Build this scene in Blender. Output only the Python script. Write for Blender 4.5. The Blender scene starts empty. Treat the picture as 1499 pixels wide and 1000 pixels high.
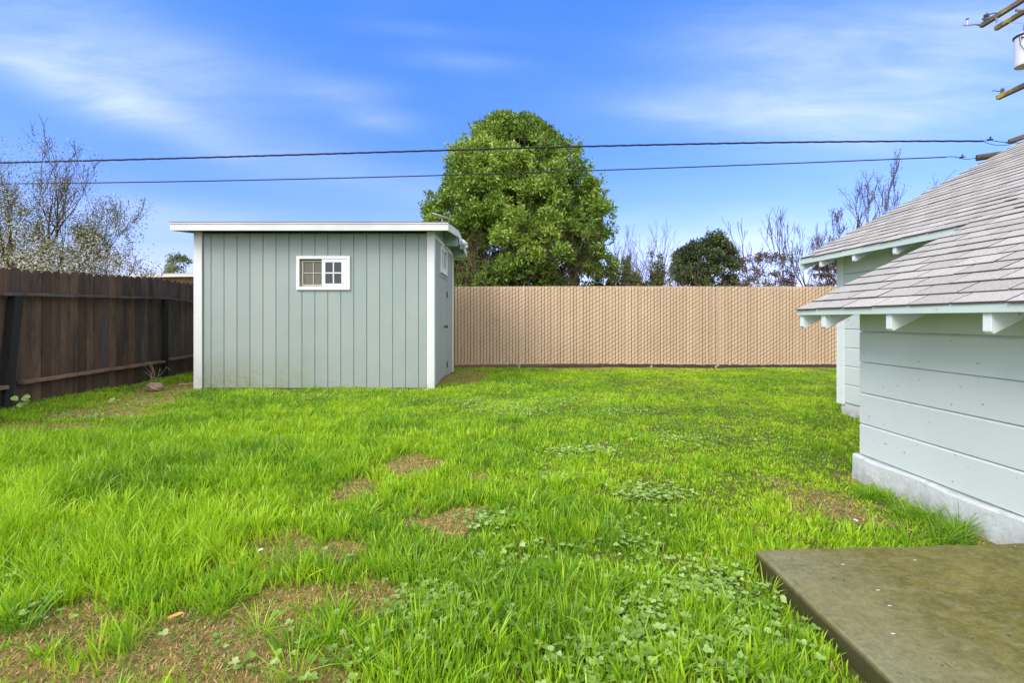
import bpy, math, random
import numpy as np
from mathutils import Vector, Matrix
R = math.radians
random.seed(7)
rng = np.random.default_rng(11)
sc = bpy.context.scene
COL = sc.collection

# ---------------------------------------------------------------- camera constants (metres from photo pixels)
CH, F, CX, CY = 1.077, 708.0, 750.0, 467.0
def at(px, py, Y):
    return Vector(((px - CX) * Y / F, Y, CH + (CY - py) * Y / F))
def gnd(px, py, z=0.0):
    Y = (CH - z) * F / (py - CY)
    return ((px - CX) * Y / F, Y)

# ---------------------------------------------------------------- object helpers
def tag(o, label=None, cat=None, group=None, kind=None):
    if label: o['label'] = label
    if cat: o['category'] = cat
    if group: o['group'] = group
    if kind: o['kind'] = kind
    return o
def thing(name, loc, label, cat, group=None):
    o = bpy.data.objects.new(name, None); COL.objects.link(o)
    o.location = loc; o.empty_display_size = 0.2
    return tag(o, label, cat, group)
def world_loc(o):
    v = Vector(o.location); p = o.parent
    while p: v += Vector(p.location); p = p.parent
    return v

class MB:
    def __init__(s): s.v = []; s.f = []
    def add(s, vs, fs):
        n = len(s.v); s.v += [tuple(v) for v in vs]; s.f += [tuple(i + n for i in f) for f in fs]
    def box(s, a, b, j=0.0):
        x0, y0, z0 = a; x1, y1, z1 = b
        s.add([(x0,y0,z0),(x1,y0,z0),(x1,y1,z0),(x0,y1,z0),(x0,y0,z1),(x1,y0,z1),(x1,y1,z1),(x0,y1,z1)],
              [(0,3,2,1),(4,5,6,7),(0,1,5,4),(1,2,6,5),(2,3,7,6),(3,0,4,7)])
        return s
    def prism(s, poly, axis, a, b):
        """polygon (2D list) swept along axis from a to b. axis 'x': poly=(y,z); 'y': poly=(x,z); 'z': poly=(x,y)"""
        n = len(poly)
        def P(u, v, t):
            return {'x': (t, u, v), 'y': (u, t, v), 'z': (u, v, t)}[axis]
        vs = [P(u, v, a) for u, v in poly] + [P(u, v, b) for u, v in poly]
        fs = [tuple(range(n))[::-1], tuple(range(n, 2*n))] + [(i, (i+1) % n, (i+1) % n + n, i + n) for i in range(n)]
        s.add(vs, fs); return s
    def bar(s, p, q, w, h, up=(0,0,1)):
        """rectangular bar from p to q, w sideways, h along 'up'"""
        p, q = Vector(p), Vector(q); d = (q - p).normalized()
        sd = d.cross(Vector(up)).normalized(); u = sd.cross(d).normalized()
        vs = []
        for c in (p, q):
            for a, b in ((-1,-1),(1,-1),(1,1),(-1,1)):
                vs.append(c + sd*a*w/2 + u*b*h/2)
        s.add(vs, [(0,3,2,1),(4,5,6,7),(0,1,5,4),(1,2,6,5),(2,3,7,6),(3,0,4,7)]); return s
    def tube(s, pts, rs, n=6, cap=True):
        pts = [Vector(p) for p in pts]; m = len(pts)
        if not hasattr(rs, '__len__'): rs = [rs] * m
        vs = []; ref = Vector((0.13, 0.31, 0.94))
        for i, p in enumerate(pts):
            d = (pts[min(i+1, m-1)] - pts[max(i-1, 0)])
            if d.length < 1e-9: d = Vector((0,0,1))
            d.normalize()
            if abs(d.dot(ref)) > 0.96: rr = Vector((1, 0.05, 0.02))
            else: rr = ref
            a = d.cross(rr).normalized(); b = d.cross(a)
            for k in range(n):
                t = 2*math.pi*k/n
                vs.append(p + (a*math.cos(t) + b*math.sin(t)) * rs[i])
        fs = []
        for i in range(m-1):
            for k in range(n):
                k2 = (k+1) % n
                fs.append((i*n+k, i*n+k2, (i+1)*n+k2, (i+1)*n+k))
        if cap: fs += [tuple(range(n))[::-1], tuple(range((m-1)*n, m*n))]
        s.add(vs, fs); return s
    def lathe(s, c, prof, n=20, axis='z'):
        c = Vector(c); vs = []; fs = []
        for r, z in prof:
            for k in range(n):
                t = 2*math.pi*k/n
                o = Vector((r*math.cos(t), r*math.sin(t), z))
                if axis == 'x': o = Vector((z, r*math.cos(t), r*math.sin(t)))
                if axis == 'y': o = Vector((r*math.cos(t), z, r*math.sin(t)))
                vs.append(c + o)
        m = len(prof)
        for i in range(m-1):
            for k in range(n):
                k2 = (k+1) % n
                fs.append((i*n+k, i*n+k2, (i+1)*n+k2, (i+1)*n+k))
        fs += [tuple(range(n))[::-1], tuple(range((m-1)*n, m*n))]
        s.add(vs, fs); return s
    def build(s, name, mat, parent=None, loc=None, smooth=False, bevel=0, fix=True):
        base = Vector((0,0,0))
        if parent is not None: base = world_loc(parent)
        elif loc is not None: base = Vector(loc)
        me = bpy.data.meshes.new(name)
        me.from_pydata([(v[0]-base.x, v[1]-base.y, v[2]-base.z) for v in s.v], [], s.f)
        me.materials.append(mat)
        if fix:
            import bmesh
            bm = bmesh.new(); bm.from_mesh(me); bmesh.ops.recalc_face_normals(bm, faces=bm.faces); bm.to_mesh(me); bm.free()
        if smooth: me.polygons.foreach_set('use_smooth', [True]*len(me.polygons))
        me.update()
        o = bpy.data.objects.new(name, me); COL.objects.link(o)
        if parent is not None: o.parent = parent
        elif loc is not None: o.location = loc
        if bevel:
            b = o.modifiers.new('bevel', 'BEVEL'); b.width = bevel; b.segments = 2; b.limit_method = 'ANGLE'
        return o

def np_mesh(name, verts, quads, tris, mat, parent=None, loc=(0,0,0), attr=None, smooth=False):
    base = world_loc(parent) if parent is not None else Vector(loc)
    me = bpy.data.meshes.new(name)
    v = np.asarray(verts, np.float32) - np.array(base, np.float32)
    nq, nt = len(quads), len(tris)
    me.vertices.add(len(v)); me.vertices.foreach_set('co', v.ravel())
    loops = np.concatenate([np.asarray(quads, np.int32).ravel(), np.asarray(tris, np.int32).ravel()])
    me.loops.add(len(loops)); me.loops.foreach_set('vertex_index', loops)
    me.polygons.add(nq + nt)
    starts = np.concatenate([np.arange(nq)*4, nq*4 + np.arange(nt)*3]).astype(np.int32)
    me.polygons.foreach_set('loop_start', starts)
    me.update(calc_edges=True); me.validate()
    if attr is not None:
        a = me.attributes.new('tint', 'FLOAT_COLOR', 'POINT')
        c = np.ones((len(v), 4), np.float32); c[:, :3] = attr
        a.data.foreach_set('color', c.ravel())
    if smooth: me.polygons.foreach_set('use_smooth', np.ones(nq+nt, bool))
    me.materials.append(mat)
    o = bpy.data.objects.new(name, me); COL.objects.link(o)
    if parent is not None: o.parent = parent
    else: o.location = loc
    return o

# ---------------------------------------------------------------- value noise (numpy)
def vnoise(x, y, seed=0):
    x = np.asarray(x, float); y = np.asarray(y, float)
    xi = np.floor(x).astype(np.int64); yi = np.floor(y).astype(np.int64)
    fx = x - xi; fy = y - yi; fx = fx*fx*(3-2*fx); fy = fy*fy*(3-2*fy)
    def h(a, b):
        n = (a*374761393 + b*668265263 + seed*1442695041) & 0xFFFFFFFF
        n = ((n ^ (n >> 13)) * 1274126177) & 0xFFFFFFFF
        return ((n ^ (n >> 16)) & 0xFFFF) / 65535.0
    return (h(xi, yi)*(1-fx)+h(xi+1, yi)*fx)*(1-fy) + (h(xi, yi+1)*(1-fx)+h(xi+1, yi+1)*fx)*fy
def fbm(x, y, seed=0, o=3):
    s = 0; a = 0.5; t = 0
    for i in range(o):
        s = s + a*vnoise(x*2**i, y*2**i, seed+i*17); t += a; a *= 0.5
    return s/t

# ---------------------------------------------------------------- materials
class NT:
    def __init__(s, name):
        s.m = bpy.data.materials.new(name); s.m.use_nodes = True
        s.t = s.m.node_tree; s.t.nodes.clear()
        s.out = s.t.nodes.new('ShaderNodeOutputMaterial')
    def n(s, typ, **kw):
        nd = s.t.nodes.new(typ)
        for k, v in kw.items():
            if k.startswith('i_'):
                key = k[2:]
                key = int(key) if key.isdigit() else key.replace('_', ' ')
                nd.inputs[key].default_value = v
            else: setattr(nd, k, v)
        return nd
    def l(s, a, b): s.t.links.new(a, b)
    def pos(s, scale=(1,1,1)):
        tc = s.n('ShaderNodeTexCoord'); mp = s.n('ShaderNodeMapping'); mp.inputs['Scale'].default_value = scale
        s.l(tc.outputs['Object'], mp.inputs['Vector']); return mp.outputs['Vector']
    def noise(s, scale, detail=4, rough=0.6, stretch=(1,1,1), dist=0.0):
        nd = s.n('ShaderNodeTexNoise'); nd.inputs['Scale'].default_value = scale
        nd.inputs['Detail'].default_value = detail; nd.inputs['Roughness'].default_value = rough
        nd.inputs['Distortion'].default_value = dist
        s.l(s.pos(stretch), nd.inputs['Vector']); return nd.outputs['Fac']
    def ramp(s, fac, stops):
        r = s.n('ShaderNodeValToRGB'); e = r.color_ramp.elements
        while len(e) < len(stops): e.new(0.5)
        for k, (p, c) in enumerate(stops):
            e[k].position = p
            e[k].color = (c, c, c, 1) if not hasattr(c, '__len__') else (*c, 1)
        s.l(fac, r.inputs['Fac']); return r.outputs['Color']
    def mix(s, fac, a, b, mode='MIX'):
        m = s.n('ShaderNodeMix', data_type='RGBA', blend_type=mode)
        for sock, v in ((m.inputs[0], fac), (m.inputs[6], a), (m.inputs[7], b)):
            if hasattr(v, 'links'): s.l(v, sock)
            elif hasattr(v, '__len__'): sock.default_value = (*v, 1)
            else: sock.default_value = v
        return m.outputs[2]
    def math(s, op, a, b=0.0, clamp=False):
        m = s.n('ShaderNodeMath', operation=op, use_clamp=clamp)
        for sock, v in ((m.inputs[0], a), (m.inputs[1], b)):
            if hasattr(v, 'links'): s.l(v, sock)
            else: sock.default_value = v
        return m.outputs[0]
    def island(s): return s.n('ShaderNodeNewGeometry').outputs['Random Per Island']
    def z(s):
        g = s.n('ShaderNodeNewGeometry'); x = s.n('ShaderNodeSeparateXYZ'); s.l(g.outputs['Position'], x.inputs[0]); return x.outputs
    def bsdf(s, color, rough=0.6, bump=None, bstr=0.2, bdist=0.01, metal=0.0, spec=0.5):
        b = s.n('ShaderNodeBsdfPrincipled')
        for key, v in (('Base Color', color), ('Roughness', rough), ('Metallic', metal), ('Specular IOR Level', spec)):
            if hasattr(v, 'links'): s.l(v, b.inputs[key])
            elif key == 'Base Color': b.inputs[key].default_value = (*v, 1)
            else: b.inputs[key].default_value = v
        if bump is not None:
            bn = s.n('ShaderNodeBump'); bn.inputs['Strength'].default_value = bstr; bn.inputs['Distance'].default_value = bdist
            s.l(bump, bn.inputs['Height']); s.l(bn.outputs['Normal'], b.inputs['Normal'])
        s.b = b; s.l(b.outputs[0], s.out.inputs['Surface']); return s.m

def paint(name, col, var=0.08, dirt=0.0, dirtcol=(0.16, 0.15, 0.09), rough=0.55, island=0.0, grain=(1,1,1), specks=0.0, bstr=0.15):
    t = NT(name)
    c = t.mix(t.ramp(t.noise(1.3, 5, 0.65), [(0.3, 0), (0.7, 1)]), tuple(x*(1-var) for x in col), tuple(min(1, x*(1+var)) for x in col))
    if island:
        c = t.mix(t.math('MULTIPLY', t.island(), island), c, tuple(x*0.72*f for x, f in zip(col, (1.12, 1.0, 0.95))))
    if dirt:
        zz = t.z()
        near = t.n('ShaderNodeMapRange'); near.inputs[1].default_value = 0.55; near.inputs[2].default_value = 0.0
        t.l(zz['Z'], near.inputs[0])
        m = t.math('MULTIPLY', near.outputs[0], t.ramp(t.noise(5, 6, 0.7), [(0.38, 0), (0.72, 1)]))
        c = t.mix(t.math('MULTIPLY', m, dirt), c, dirtcol)
    if specks:
        m = t.ramp(t.noise(38, 2, 0.5, (1, 0.55, 1)), [(0.71, 0), (0.74, 1)])
        c = t.mix(t.math('MULTIPLY', m, specks), c, (0.08, 0.075, 0.06))
    g = t.noise(40, 4, 0.6, grain)
    return t.bsdf(c, rough, g, bstr, 0.004)

M = {}
M['sage'] = None
def shed_paint():
    t = NT('sage_paint')
    base = (0.315, 0.415, 0.385)
    c = t.mix(t.ramp(t.noise(1.1, 5, 0.7), [(0.3, 0), (0.7, 1)]), (0.285, 0.345, 0.315), (0.35, 0.39, 0.36))
    # a few boards weathered warmer
    w = t.ramp(t.island(), [(0.72, 0), (0.95, 1)])
    c = t.mix(t.math('MULTIPLY', w, 0.55), c, (0.375, 0.40, 0.365))
    # horizontal brush / grain streaks
    st = t.ramp(t.noise(6, 5, 0.7, (0.6, 0.6, 9)), [(0.3, 0), (0.75, 1)])
    c = t.mix(t.math('MULTIPLY', st, 0.22), c, (0.25, 0.335, 0.30))
    # stains along boards
    s2 = t.ramp(t.noise(3, 6, 0.7, (3, 3, 0.5)), [(0.6, 0), (0.8, 1)])
    c = t.mix(t.math('MULTIPLY', s2, 0.3), c, (0.27, 0.30, 0.25))
    zz = t.z()
    near = t.n('ShaderNodeMapRange'); near.inputs[1].default_value = 0.6; near.inputs[2].default_value = 0.0
    t.l(zz['Z'], near.inputs[0])
    lf = t.n('ShaderNodeMapRange'); lf.inputs[1].default_value = -2.4; lf.inputs[2].default_value = -4.4
    t.l(zz['X'], lf.inputs[0])
    amt = t.math('MULTIPLY', near.outputs[0], t.math('ADD', t.math('MULTIPLY', lf.outputs[0], 0.9), 0.25))
    m = t.math('MULTIPLY', amt, t.ramp(t.noise(7, 6, 0.7), [(0.3, 0.1), (0.7, 1)]))
    c = t.mix(m, c, (0.26, 0.27, 0.14))
    sp = t.ramp(t.noise(45, 3, 0.6), [(0.62, 0), (0.68, 1)])
    c = t.mix(t.math('MULTIPLY', sp, t.math('MULTIPLY', amt, 0.9)), c, (0.07, 0.08, 0.045))
    return t.bsdf(c, 0.62, t.noise(30, 5, 0.6, (1.2, 1.2, 0.35)), 0.25, 0.004)
M['sage'] = shed_paint()
M['sage_trim'] = paint('sage_trim_paint', (0.27, 0.40, 0.335), 0.08)
M['groove'] = paint('groove_paint', (0.25, 0.30, 0.28), 0.1)
M['white'] = paint('white_paint', (0.72, 0.72, 0.69), 0.05, 0.55, (0.38, 0.33, 0.2), grain=(1,1,0.2))
M['vinyl'] = paint('white_vinyl', (0.82, 0.82, 0.80), 0.02, rough=0.35, bstr=0.02)
M['fascia_white'] = paint('weathered_white_paint', (0.66, 0.65, 0.61), 0.14, grain=(0.2,1,1), specks=0.25)
M['mint'] = paint('pale_mint_paint', (0.61, 0.665, 0.625), 0.035, 0.0, island=0.10, grain=(1, 0.15, 1), specks=0.6)
M['mint_trim'] = paint('mint_trim_paint', (0.56, 0.645, 0.58), 0.06, grain=(1, 0.3, 1), specks=0.35)
M['mint_white'] = paint('chalky_white_paint', (0.70, 0.75, 0.72), 0.06, specks=0.4)

def foundation_mat():
    t = NT('painted_concrete')
    c = t.mix(t.ramp(t.noise(3, 6, 0.7), [(0.3, 0), (0.7, 1)]), (0.52, 0.54, 0.52), (0.66, 0.67, 0.64))
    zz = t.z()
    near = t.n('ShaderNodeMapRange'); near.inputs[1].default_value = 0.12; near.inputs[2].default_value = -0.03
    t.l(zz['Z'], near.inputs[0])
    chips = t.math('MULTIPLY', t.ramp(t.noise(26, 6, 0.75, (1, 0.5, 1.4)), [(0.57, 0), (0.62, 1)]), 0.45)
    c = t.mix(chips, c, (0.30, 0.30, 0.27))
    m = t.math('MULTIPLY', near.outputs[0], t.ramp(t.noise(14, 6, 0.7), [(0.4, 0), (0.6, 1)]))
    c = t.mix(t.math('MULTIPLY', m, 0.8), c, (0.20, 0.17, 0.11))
    return t.bsdf(c, 0.8, t.noise(22, 8, 0.7), 0.6, 0.012)
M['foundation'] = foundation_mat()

def concrete_mat():
    t = NT('stained_patio_concrete')
    c = t.mix(t.ramp(t.noise(1.8, 9, 0.72, (1, 1, 1), 0.8), [(0.38, 0), (0.62, 1)]), (0.120, 0.102, 0.012), (0.230, 0.198, 0.036))
    c = t.mix(t.ramp(t.noise(5.5, 7, 0.75, (1, 1.6, 1), 0.6), [(0.45, 0), (0.75, 1)]), c, (0.115, 0.103, 0.028))
    zz = t.z()
    ed = t.n('ShaderNodeMapRange'); ed.inputs[1].default_value = 1.50; ed.inputs[2].default_value = 1.12
    t.l(zz['X'], ed.inputs[0])
    edn = t.math('MULTIPLY', ed.outputs[0], t.ramp(t.noise(4, 5, 0.6), [(0.25, 0.35), (0.6, 1)]))
    c = t.mix(edn, c, (0.23, 0.21, 0.105))
    c = t.mix(t.math('MULTIPLY', t.ramp(t.noise(3.2, 8, 0.8, (1, 1, 1), 1.5), [(0.62, 0), (0.7, 1)]), 0.6), c, (0.27, 0.26, 0.18))
    c = t.mix(t.ramp(t.noise(60, 3, 0.7), [(0.25, 0.5), (0.6, 0)]), c, (0.07, 0.07, 0.03))
    c = t.mix(t.ramp(t.noise(17, 8, 0.85, (1, 1.5, 1), 0.4), [(0.45, 0.0), (0.62, 0.55)]), c, (0.30, 0.27, 0.13))
    c = t.mix(t.ramp(t.noise(11, 8, 0.85, (1.6, 1, 1), 1.0), [(0.52, 0.0), (0.66, 0.6)]), c, (0.075, 0.066, 0.014))
    dk = t.ramp(t.noise(30, 4, 0.6), [(0.66, 0), (0.70, 1)])
    c = t.mix(t.math('MULTIPLY', dk, 0.7), c, (0.04, 0.035, 0.02))
    v = t.n('ShaderNodeTexVoronoi'); v.inputs['Scale'].default_value = 7.5
    t.l(t.pos((1, 2.2, 1)), v.inputs['Vector'])
    fl = t.math('LESS_THAN', v.outputs['Distance'], 0.056)
    gate = t.math('GREATER_THAN', t.noise(3.1, 2, 0.5), 0.46)
    c = t.mix(t.math('MULTIPLY', fl, gate), c, (0.62, 0.60, 0.54))
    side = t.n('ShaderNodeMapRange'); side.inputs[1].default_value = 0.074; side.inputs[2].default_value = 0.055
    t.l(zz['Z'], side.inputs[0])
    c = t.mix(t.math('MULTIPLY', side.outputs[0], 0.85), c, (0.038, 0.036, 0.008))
    r = t.ramp(t.noise(2.0, 5, 0.6), [(0.3, 0.62), (0.7, 0.9)])
    return t.bsdf(c, r, t.noise(55, 8, 0.75), 0.35, 0.006, spec=0.22)
M['patio'] = concrete_mat()
M['slab'] = paint('pale_concrete', (0.42, 0.39, 0.31), 0.2, rough=0.9, bstr=0.5)

def shingle_mat():
    t = NT('grey_asphalt_shingle')
    c = t.mix(t.island(), (0.41, 0.370, 0.315), (0.55, 0.498, 0.425))
    c = t.mix(t.ramp(t.noise(90, 3, 0.7), [(0.3, 0.55), (0.6, 0)]), c, (0.17, 0.16, 0.15))
    c = t.mix(t.ramp(t.noise(70, 2, 0.6), [(0.62, 0), (0.72, 0.6)]), c, (0.62, 0.6, 0.57))
    lich = t.ramp(t.noise(2.2, 6, 0.75), [(0.5, 0), (0.75, 1)])
    c = t.mix(t.math('MULTIPLY', lich, 0.35), c, (0.30, 0.30, 0.23))
    dk = t.ramp(t.noise(1.2, 5, 0.6), [(0.35, 0), (0.7, 1)])
    c = t.mix(t.math('MULTIPLY', dk, 0.18), c, (0.25, 0.235, 0.23))
    gn = t.n('ShaderNodeNewGeometry'); sx = t.n('ShaderNodeSeparateXYZ'); t.l(gn.outputs['True Normal'], sx.inputs[0])
    core = t.math('LESS_THAN', sx.outputs['Z'], 0.5)      # cut edge shows the dark asphalt core
    c = t.mix(core, c, (0.075, 0.066, 0.055))
    return t.bsdf(c, 0.93, t.noise(150, 3, 0.7), 0.5, 0.003, spec=0.25)
M['shingle'] = shingle_mat()
M['shingle_edge'] = paint('dark_roofing_felt', (0.06, 0.058, 0.05), 0.2, rough=0.95)

def wood_mat(name, a, b, dark, streak, isl=1.0, axis=(9, 9, 0.9), light=(0.30, 0.22, 0.14), light_amt=0.6):
    t = NT(name)
    c = t.ramp(t.island(), [(0, a), (0.30, b), (0.5, tuple(x*0.62 for x in b)), (0.72, (sum(b)/3*0.85,)*3), (0.86, a), (1, tuple(x*1.2 for x in b))]) if isl else t.mix(t.noise(2, 3), a, b)
    g = t.ramp(t.noise(6, 7, 0.75, axis, 0.4), [(0.35, 0), (0.7, 1)])
    c = t.mix(t.math('MULTIPLY', g, 0.75), c, streak)
    d = t.ramp(t.noise(1.6, 5, 0.7, (3.2, 3.2, 0.6)), [(0.46, 0), (0.66, 1)])
    c = t.mix(t.math('MULTIPLY', d, 0.8), c, dark)
    l = t.ramp(t.noise(3.2, 6, 0.75, (5, 5, 0.6)), [(0.62, 0), (0.78, 1)])
    c = t.mix(t.math('MULTIPLY', l, light_amt), c, light)
    return t.bsdf(c, 0.85, t.noise(8, 7, 0.7, axis), 0.5, 0.006, spec=0.2)
M['fence_wood'] = wood_mat('weathered_brown_boards', (0.095, 0.060, 0.040), (0.215, 0.140, 0.092), (0.034, 0.030, 0.028), (0.050, 0.031, 0.022))
M['rail_wood'] = wood_mat('weathered_rail', (0.24, 0.14, 0.095), (0.30, 0.18, 0.12), (0.14, 0.09, 0.065), (0.16, 0.10, 0.07), 1.0, (9, 0.9, 9))
M['rail_grey'] = wood_mat('grey_rail', (0.10, 0.088, 0.078), (0.14, 0.12, 0.105), (0.03, 0.027, 0.025), (0.045, 0.04, 0.036), 1.0, (9, 0.9, 9))
M['post_wood'] = wood_mat('black_stained_post', (0.016, 0.016, 0.015), (0.030, 0.030, 0.028), (0.009, 0.009, 0.009), (0.014, 0.014, 0.013), 1.0, (9, 9, 0.9), (0.10, 0.10, 0.09), 0.25)
M['pole_wood'] = wood_mat('pole_wood', (0.10, 0.075, 0.055), (0.14, 0.11, 0.08), (0.05, 0.04, 0.03), (0.06, 0.045, 0.035), 0)

def arm_mat():
    t = NT('lichened_crossarm')
    c = t.mix(t.noise(5, 5, 0.7, (1, 0.4, 1)), (0.10, 0.08, 0.055), (0.21, 0.17, 0.11))
    c = t.mix(t.ramp(t.noise(3.0, 6, 0.7, (1, 0.6, 1)), [(0.50, 0), (0.60, 1)]), c, (0.42, 0.36, 0.03))
    return t.bsdf(c, 0.9, t.noise(20, 5), 0.4, 0.01)
M['arm'] = arm_mat()

def slat_mat():
    t = NT('tan_vinyl_slat')
    c = t.mix(t.island(), (0.62, 0.43, 0.265), (0.74, 0.52, 0.33))
    c = t.mix(t.ramp(t.noise(1.0, 6, 0.7), [(0.3, 0.0), (0.75, 0.4)]), c, (0.42, 0.29, 0.18))
    dr = t.ramp(t.noise(2.4, 6, 0.8, (5, 5, 0.6)), [(0.55, 0), (0.75, 0.35)])
    c = t.mix(dr, c, (0.33, 0.235, 0.145))
    return t.bsdf(c, 0.5, t.noise(25, 4), 0.1, 0.003)
M['slat'] = slat_mat()
M['wire_tan'] = paint('tan_coated_wire', (0.34, 0.22, 0.128), 0.12, rough=0.5)
M['slat_gap'] = paint('slat_gap_shade', (0.055, 0.036, 0.022), 0.1, rough=0.9)
M['tan_metal'] = paint('tan_coated_metal', (0.50, 0.37, 0.25), 0.06, rough=0.5)

def plain(name, col, rough=0.5, metal=0.0, var=0.12, sc_=12):
    t = NT(name); c = t.mix(t.noise(sc_, 4), tuple(x*(1-var) for x in col), tuple(x*(1+var) for x in col))
    return t.bsdf(c, rough, metal=metal)
M['cable'] = plain('black_cable', (0.022, 0.021, 0.022), 0.6)
M['steel'] = plain('galvanised_steel', (0.38, 0.39, 0.40), 0.45, 0.7)
M['dark_metal'] = plain('dark_metal', (0.05, 0.05, 0.05), 0.5, 0.6)
M['porcelain'] = plain('grey_porcelain', (0.13, 0.14, 0.17), 0.25)
M['tank'] = plain('transformer_paint', (0.66, 0.66, 0.70), 0.4, 0, 0.05, 4)
M['dish'] = plain('dish_paint', (0.62, 0.63, 0.58), 0.45)
M['brass'] = plain('tarnished_brass', (0.10, 0.085, 0.06), 0.4, 0.8)
M['screen'] = plain('insect_screen', (0.16, 0.15, 0.115), 0.8)
M['beige_frame'] = plain('beige_sash', (0.42, 0.38, 0.30), 0.5)
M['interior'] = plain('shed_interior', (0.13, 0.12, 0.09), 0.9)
M['rock'] = None
def rock_mat():
    t = NT('tan_rock')
    c = t.mix(t.ramp(t.noise(9, 7, 0.7), [(0.3, 0), (0.7, 1)]), (0.20, 0.13, 0.075), (0.36, 0.25, 0.15))
    return t.bsdf(c, 0.9, t.noise(18, 8, 0.7), 0.8, 0.02)
M['rock'] = rock_mat()
M['neigh_wall'] = plain('neighbour_stucco', (0.42, 0.32, 0.22), 0.9, 0, 0.06)
M['neigh_trim'] = plain('neighbour_trim', (0.72, 0.68, 0.6), 0.6, 0, 0.04)
M['neigh_roof'] = plain('neighbour_roofing', (0.5, 0.48, 0.45), 0.9)
M['litter'] = plain('white_plastic', (0.8, 0.8, 0.78), 0.4, 0, 0.03)
M['dead_leaf'] = plain('orange_dead_leaf', (0.62, 0.26, 0.07), 0.6, 0, 0.25, 30)
M['stalk'] = plain('dry_stalk', (0.36, 0.28, 0.17), 0.8)

def glass_mat():
    t = NT('window_glass')
    tr = t.n('ShaderNodeBsdfTransparent'); tr.inputs['Color'].default_value = (0.80, 0.85, 0.84, 1)
    gl = t.n('ShaderNodeBsdfGlossy'); gl.inputs['Roughness'].default_value = 0.03
    fr = t.n('ShaderNodeFresnel'); fr.inputs['IOR'].default_value = 1.6
    mx = t.n('ShaderNodeMixShader'); t.l(fr.outputs[0], mx.inputs[0]); t.l(tr.outputs[0], mx.inputs[1]); t.l(gl.outputs[0], mx.inputs[2])
    t.l(mx.outputs[0], t.out.inputs['Surface']); return t.m
M['glass'] = glass_mat()

def leaf_mat(name, cols, rough=0.4, trans=0.25, spec=0.5):
    """colour from the 'tint' attribute's red channel (natural leaf-to-leaf variation)"""
    t = NT(name)
    a = t.n('ShaderNodeAttribute', attribute_name='tint')
    s = t.n('ShaderNodeSeparateColor'); t.l(a.outputs['Color'], s.inputs[0])
    k = len(cols)
    c = t.ramp(s.outputs[0], [(i/(k-1), cols[i]) for i in range(k)])
    b = t.n('ShaderNodeBsdfPrincipled'); t.l(c, b.inputs['Base Color']); b.inputs['Roughness'].default_value = rough
    b.inputs['Specular IOR Level'].default_value = spec
    tl = t.n('ShaderNodeBsdfTranslucent')
    c2 = t.mix(1.0, c, (1.0, 1.0, 0.55), 'MULTIPLY'); t.l(c2, tl.inputs['Color'])
    mx = t.n('ShaderNodeMixShader'); mx.inputs[0].default_value = trans
    t.l(b.outputs[0], mx.inputs[1]); t.l(tl.outputs[0], mx.inputs[2]); t.l(mx.outputs[0], t.out.inputs['Surface'])
    return t.m
M['grass'] = leaf_mat('grass_blade', [(0.80, 0.54, 0.22), (0.64, 0.50, 0.16), (0.11, 0.26, 0.030), (0.29, 0.51, 0.018), (0.53, 0.72, 0.032)], 0.42, 0.40, 0.45)
M['clover'] = leaf_mat('clover_leaf', [(0.15, 0.27, 0.03), (0.30, 0.44, 0.08), (0.46, 0.60, 0.20)], 0.55, 0.3, 0.3)
M['leaf_big'] = leaf_mat('broad_evergreen_leaf', [(0.05, 0.10, 0.014), (0.145, 0.25, 0.026), (0.29, 0.41, 0.05), (0.48, 0.57, 0.13)], 0.32, 0.25, 0.5)
M['leaf_dark'] = leaf_mat('dark_evergreen_leaf', [(0.03, 0.050, 0.016), (0.09, 0.125, 0.032), (0.20, 0.24, 0.07)], 0.45, 0.15)
M['leaf_grey'] = leaf_mat('grey_green_leaf', [(0.08, 0.10, 0.03), (0.19, 0.23, 0.065), (0.36, 0.42, 0.14)], 0.55, 0.2)
M['leaf_brown'] = leaf_mat('brown_dry_leaf', [(0.06, 0.038, 0.018), (0.12, 0.080, 0.038), (0.20, 0.17, 0.07)], 0.7, 0.15)
M['blossom'] = leaf_mat('white_blossom', [(0.10, 0.12, 0.02), (0.24, 0.24, 0.06), (0.62, 0.56, 0.52), (0.84, 0.80, 0.79)], 0.6, 0.25, 0.2)
M['bark'] = plain('dark_bark', (0.085, 0.058, 0.036), 0.9, 0, 0.3, 20)
M['bark_red'] = plain('reddish_twig_bark', (0.15, 0.085, 0.065), 0.9, 0, 0.3, 20)
M['bark_brown'] = plain('brown_bark', (0.11, 0.075, 0.048), 0.9, 0, 0.3, 20)

def soil_mat():
    t = NT('soil_and_thatch')
    c = t.mix(t.ramp(t.noise(2.5, 7, 0.7), [(0.3, 0), (0.7, 1)]), (0.24, 0.14, 0.05), (0.46, 0.29, 0.11))
    c = t.mix(t.ramp(t.noise(45, 6, 0.75), [(0.35, 0.7), (0.6, 0)]), c, (0.045, 0.028, 0.016))
    c = t.mix(t.ramp(t.noise(0.9, 4, 0.6), [(0.45, 0), (0.6, 0.35)]), c, (0.10, 0.11, 0.028))
    at_ = t.n('ShaderNodeAttribute', attribute_name='tint'); sp_ = t.n('ShaderNodeSeparateColor'); t.l(at_.outputs['Color'], sp_.inputs[0])
    c = t.mix(t.math('MULTIPLY', t.ramp(sp_.outputs[0], [(0.3, 0), (0.9, 1)]), 0.8), c, t.mix(t.noise(30, 4), (0.035, 0.055, 0.010), (0.10, 0.14, 0.022)))
    return t.bsdf(c, 0.95, t.noise(35, 8, 0.75), 0.7, 0.02, spec=0.15)
M['soil'] = soil_mat()

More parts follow.
